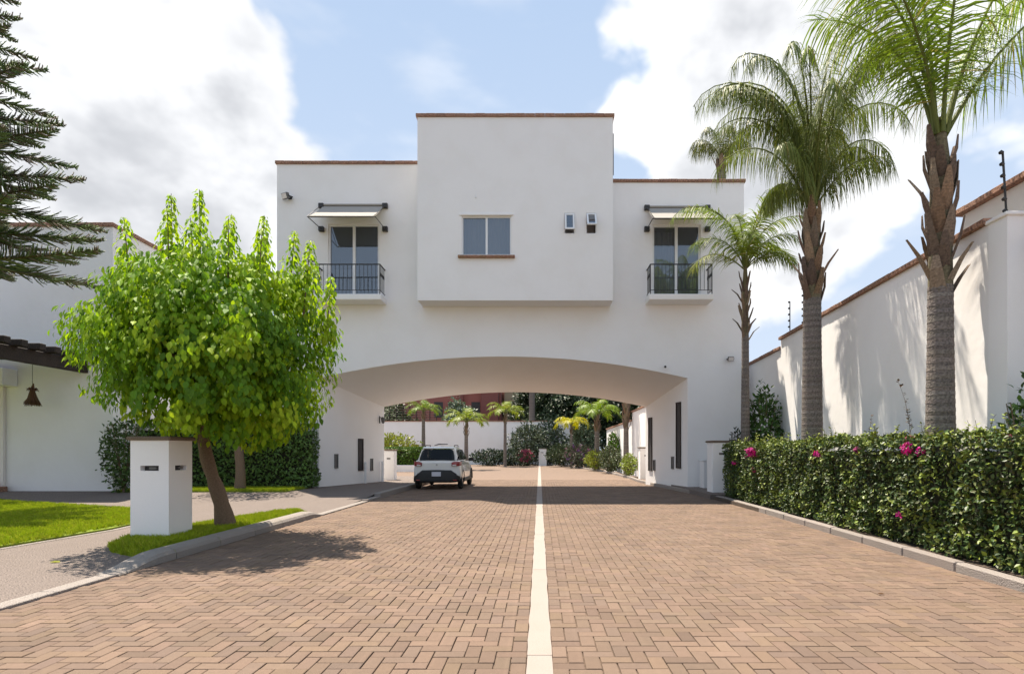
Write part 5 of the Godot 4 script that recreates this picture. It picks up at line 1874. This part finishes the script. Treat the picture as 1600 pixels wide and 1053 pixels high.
func build_car() -> void:
	# local z: 0 at the rear bumper, negative forward
	var o := base("parked_car", V(-3.47, 0, 19.2), "white compact hatchback parked under the arch with its rear in view", "car")
	var body := MB.new()
	# [z, half width, bottom, top, shoulder width]
	var secs := []
	for s in [[-0.02, 0.70, 0.40, 0.90, 0.90], [-0.06, 0.78, 0.34, 0.97, 0.93], [-0.22, 0.815, 0.27, 1.0, 0.93], [-0.5, 0.82, 0.25, 1.0, 0.93], [-0.9, 0.81, 0.24, 0.97, 0.94], [-1.6, 0.80, 0.23, 0.95, 0.95], [-2.4, 0.80, 0.23, 0.94, 0.95], [-2.8, 0.81, 0.24, 0.93, 0.92], [-3.2, 0.80, 0.26, 0.86, 0.88], [-3.5, 0.74, 0.30, 0.74, 0.86], [-3.66, 0.60, 0.36, 0.62, 0.85]]:
		secs.append(car_ring(s[0], s[1], s[2], s[3], s[4], 0.02))
	loft(body, secs)
	part("body", body, M.car_paint, o)
	var cab := MB.new()
	var cs := []
	# greenhouse rings: z, half width at the bottom, half width at the top, bottom, top
	for s in [[-0.12, 0.70, 0.62, 0.95, 1.02], [-0.20, 0.71, 0.60, 0.95, 1.20], [-0.34, 0.715, 0.585, 0.95, 1.41], [-0.55, 0.72, 0.575, 0.95, 1.445], [-1.0, 0.73, 0.575, 0.93, 1.465], [-1.6, 0.73, 0.575, 0.93, 1.46], [-2.0, 0.72, 0.565, 0.92, 1.40], [-2.4, 0.70, 0.60, 0.91, 1.17], [-2.75, 0.68, 0.62, 0.90, 0.95]]:
		var r := []
		for q in [[0.0, 0.0], [1.0, 0.0], [0.985, 0.35], [0.96, 0.75], [0.9, 0.93], [0.78, 1.0], [0.0, 1.03]]:
			var hw: float = lerpf(s[1], s[2], q[1]) * (q[0] if q[1] < 0.9 else q[0])
			r.append(Vector3(hw, lerpf(s[3], s[4], q[1]), s[0]))
		var full := r.duplicate()
		for k in range(r.size() - 2, 0, -1): full.append(Vector3(-r[k].x, r[k].y, r[k].z))
		cs.append(full)
	# openings for the glass: tailgate, windscreen and both flanks
	var open := {}
	for i in [0, 1]:
		for k in [5, 6]: open[i * 100 + k] = true
	for i in [6, 7]:
		for k in [4, 5, 6, 7]: open[i * 100 + k] = true
	for i in [3, 4, 5, 6]:
		for k in [1, 2, 9, 10]: open[i * 100 + k] = true
	loft(cab, cs, false, open)
	part("cabin", cab, M.car_paint, o)
	var shelf := MB.new()
	shelf.box(Vector3(-0.7, 1.0, -2.6), Vector3(0.7, 1.03, -0.2))
	part("interior", shelf, M.car_black, o)
	var ws := MB.new()
	ws.face(Vector3(-0.52, 1.38, -2.05), Vector3(0.52, 1.38, -2.05), Vector3(0.60, 0.96, -2.75), Vector3(-0.60, 0.96, -2.75), Vector3(0, 0.9, -1.5))
	part("windscreen", ws, M.car_glass, o)
	# rear window with rounded corners, following the tailgate's slope
	var rw := MB.new()
	var outline := []
	for q in [[-0.60, 1.03], [-0.56, 1.005], [0.56, 1.005], [0.60, 1.03], [0.575, 1.16], [0.53, 1.31], [0.46, 1.36], [-0.46, 1.36], [-0.53, 1.31], [-0.575, 1.16]]:
		var zz: float = lerpf(-0.085, -0.295, (q[1] - 1.0) / 0.37)
		outline.append(Vector3(q[0], q[1], zz + 0.015))
	var cen := Vector3(0, 1.18, -0.165)
	var wn := Vector3(0, 0.45, 0.9).normalized()
	for k in outline.size():
		rw.tri(cen, outline[k], outline[(k + 1) % outline.size()], wn, wn, wn)
	part("rear_window", rw, M.car_glass, o)
	var wp := MB.new()
	wp.bar(Vector3(0.0, 1.02, -0.06), Vector3(-0.34, 1.06, -0.085), 0.009)
	part("wiper", wp, M.car_black, o)
	for s in [-1.0, 1.0]:
		var sw := MB.new()
		var q2 := [[-0.62, 1.0], [-0.52, 1.34], [-1.75, 1.37], [-2.35, 1.02]]
		var ps := []
		for q in q2: ps.append(Vector3(s * (lerpf(0.725, 0.575, (q[1] - 0.94) / 0.52) + 0.018), q[1], q[0]))
		sw.face(ps[0], ps[1], ps[2], ps[3], Vector3(0, 1.1, -1.3))
		part("side_window", sw, M.car_glass, o)
		var pl := MB.new()
		pl.face(Vector3(s * 0.746, 0.99, -1.36), Vector3(s * 0.612, 1.38, -1.3), Vector3(s * 0.612, 1.38, -1.22), Vector3(s * 0.746, 0.99, -1.26), Vector3(0, 1.1, -1.3))
		part("door_pillar", pl, M.car_black, o)
		# black cladding along the sill and arches
		var sill := MB.new()
		sill.bevel_box(Transform3D(Basis(), Vector3(s * 0.79, 0.3, -1.75)), Vector3(0.06, 0.14, 1.7), 0.02)
		part("sill", sill, M.car_black, o)
		# tail lamp: wraps round the corner
		var tl := MB.new()
		var tsec := []
		for w in [[0.50, 0.0], [0.60, 0.006], [0.70, -0.02], [0.775, -0.10], [0.80, -0.26]]:
			var row := []
			var y0 := 0.80 + (0.02 if w[0] > 0.7 else 0.0)
			var y1 := 0.95 if w[0] > 0.55 else 0.92
			for e in [[y0, 0.0], [y0, 0.03], [y1, 0.02], [y1, -0.01]]:
				row.append(Vector3(s * (w[0] + e[1] * 0.5), e[0], w[1] + e[1]))
			tsec.append(row)
		loft(tl, tsec)
		var lo := part("tail_light", tl, M.tail, o)
		var rv2 := MB.new()
		rv2.bevel_box(Transform3D(Basis(), Vector3(s * 0.60, 0.825, 0.03)), Vector3(0.13, 0.04, 0.02), 0.006)
		part("reversing_lamp", rv2, M.lamp_clear, lo)
		# mirror
		var mr := MB.new()
		mr.bevel_box(Transform3D(Basis(), Vector3(s * 0.90, 1.0, -2.2)), Vector3(0.2, 0.13, 0.1), 0.03)
		part("mirror", mr, M.car_black, o)
		for zz in [-0.58, -2.98]:
			var ty := MB.new()
			var prof := [[0.0, 0.19], [0.01, 0.265], [0.035, 0.293], [0.08, 0.3], [0.125, 0.293], [0.155, 0.265], [0.16, 0.19]]
			var ts := []
			for q in prof:
				var row := []
				for a in 28: row.append(Vector3(s * (0.815 - q[0]), 0.30 + q[1] * cos(TAU * a / 28), zz + q[1] * sin(TAU * a / 28)))
				ts.append(row)
			loft(ty, ts, false)
			var wo := part("wheel", ty, M.rubber, o)
			var rm := MB.new()
			var cN := Vector3(s, 0, 0)
			for a in 10:
				var a0 := TAU * a / 10
				var a1 := TAU * (a + 0.6) / 10
				var c := Vector3(s * 0.79, 0.30, zz)
				rm.quad(c + Vector3(0, cos(a0), sin(a0)) * 0.04, c + Vector3(0, cos(a1), sin(a1)) * 0.04, c + Vector3(0, cos(a1), sin(a1)) * 0.19, c + Vector3(0, cos(a0), sin(a0)) * 0.19, cN)
			rm.tube([Vector3(s * 0.77, 0.30, zz), Vector3(s * 0.795, 0.30, zz)], [0.06, 0.05], 14)
			part("rim", rm, M.rim, wo)
			var hub := MB.new()
			hub.tube([Vector3(s * 0.66, 0.30, zz), Vector3(s * 0.74, 0.30, zz)], [0.2, 0.2], 18)
			part("hub", hub, M.car_black, wo)
			# dark wheel arch lip
			var ap := []
			var ar := []
			for a in 15:
				var an := PI * (a / 14.0) * 1.1 - 0.15
				ap.append(Vector3(s * 0.80, 0.30 + 0.345 * sin(an), zz + 0.345 * cos(an)))
				ar.append(0.03)
			var am := MB.new()
			am.tube(ap, ar, 6)
			part("wheel_arch", am, M.car_black, o)
	# black rear bumper with white upper corners
	var bp := MB.new()
	var bsec := []
	for q in [[-0.80, -0.30, 0.30, 0.52], [-0.77, -0.06, 0.27, 0.50], [-0.62, 0.035, 0.25, 0.56], [-0.48, 0.06, 0.24, 0.66], [0.0, 0.075, 0.24, 0.67], [0.48, 0.06, 0.24, 0.66], [0.62, 0.035, 0.25, 0.56], [0.77, -0.06, 0.27, 0.50], [0.80, -0.30, 0.30, 0.52]]:
		bsec.append([Vector3(q[0], q[2], q[1] - 0.12), Vector3(q[0], q[2], q[1] - 0.03), Vector3(q[0], q[2] + 0.08, q[1]), Vector3(q[0], q[3] - 0.05, q[1]), Vector3(q[0], q[3], q[1] - 0.03), Vector3(q[0], q[3], q[1] - 0.14)])
	loft(bp, bsec)
	var bo := part("bumper", bp, M.car_black, o)
	for s in [-1.0, 1.0]:
		var rf := MB.new()
		rf.bevel_box(Transform3D(Basis(), Vector3(s * 0.62, 0.33, 0.04)), Vector3(0.14, 0.03, 0.012), 0.004)
		part("reflector", rf, M.tail, bo)
	var lp := MB.new()
	lp.bevel_box(Transform3D(Basis(), Vector3(0, 0.53, 0.083)), Vector3(0.31, 0.15, 0.012), 0.004)
	part("licence_plate", lp, surface(lin(0.55, 0.55, 0.60), 0.5, T.grain, 5.0), o)
	var bd := MB.new()
	bd.tube([Vector3(0, 0.84, -0.03), Vector3(0, 0.84, 0.0)], [0.045, 0.04], 4)
	part("badge", bd, M.rim, o)
	var sp := MB.new()
	sp.bevel_box(Transform3D(Basis(Vector3.RIGHT, 0.15), Vector3(0, 1.415, -0.36)), Vector3(1.06, 0.035, 0.22), 0.012)
	part("spoiler", sp, M.car_paint, o)
	for s in [-1.0, 1.0]:
		var rl := MB.new()
		rl.tube([Vector3(s * 0.50, 1.46, -0.6), Vector3(s * 0.5, 1.505, -0.7), Vector3(s * 0.5, 1.51, -1.5), Vector3(s * 0.5, 1.46, -1.6)], [0.014, 0.014, 0.014, 0.014], 6)
		part("roof_rail", rl, M.car_black, o)
	var rk := MB.new()
	rk.tube([Vector3(-0.25, 1.50, -0.95), Vector3(-0.1, 1.545, -0.95), Vector3(0.22, 1.545, -0.95)], [0.012, 0.02, 0.014], 6)
	part("aerial", rk, M.car_black, o)
	for s in [-1.0, 1.0]:
		var st := MB.new()
		st.bevel_box(Transform3D(Basis(Vector3.RIGHT, -0.15), Vector3(s * 0.33, 1.12, -1.5)), Vector3(0.30, 0.4, 0.1), 0.04)
		part("seat", st, M.car_black, o)


func _ready() -> void:
	rng.seed = 20240611
	set_stage()
	make_materials()
	build_ground()
	build_gatehouse()
	build_walls()
	build_hedges()
	build_leafy_tree()
	build_second_tree()
	build_palms()
	build_far_trees()
	build_norfolk_pine()
	build_car()
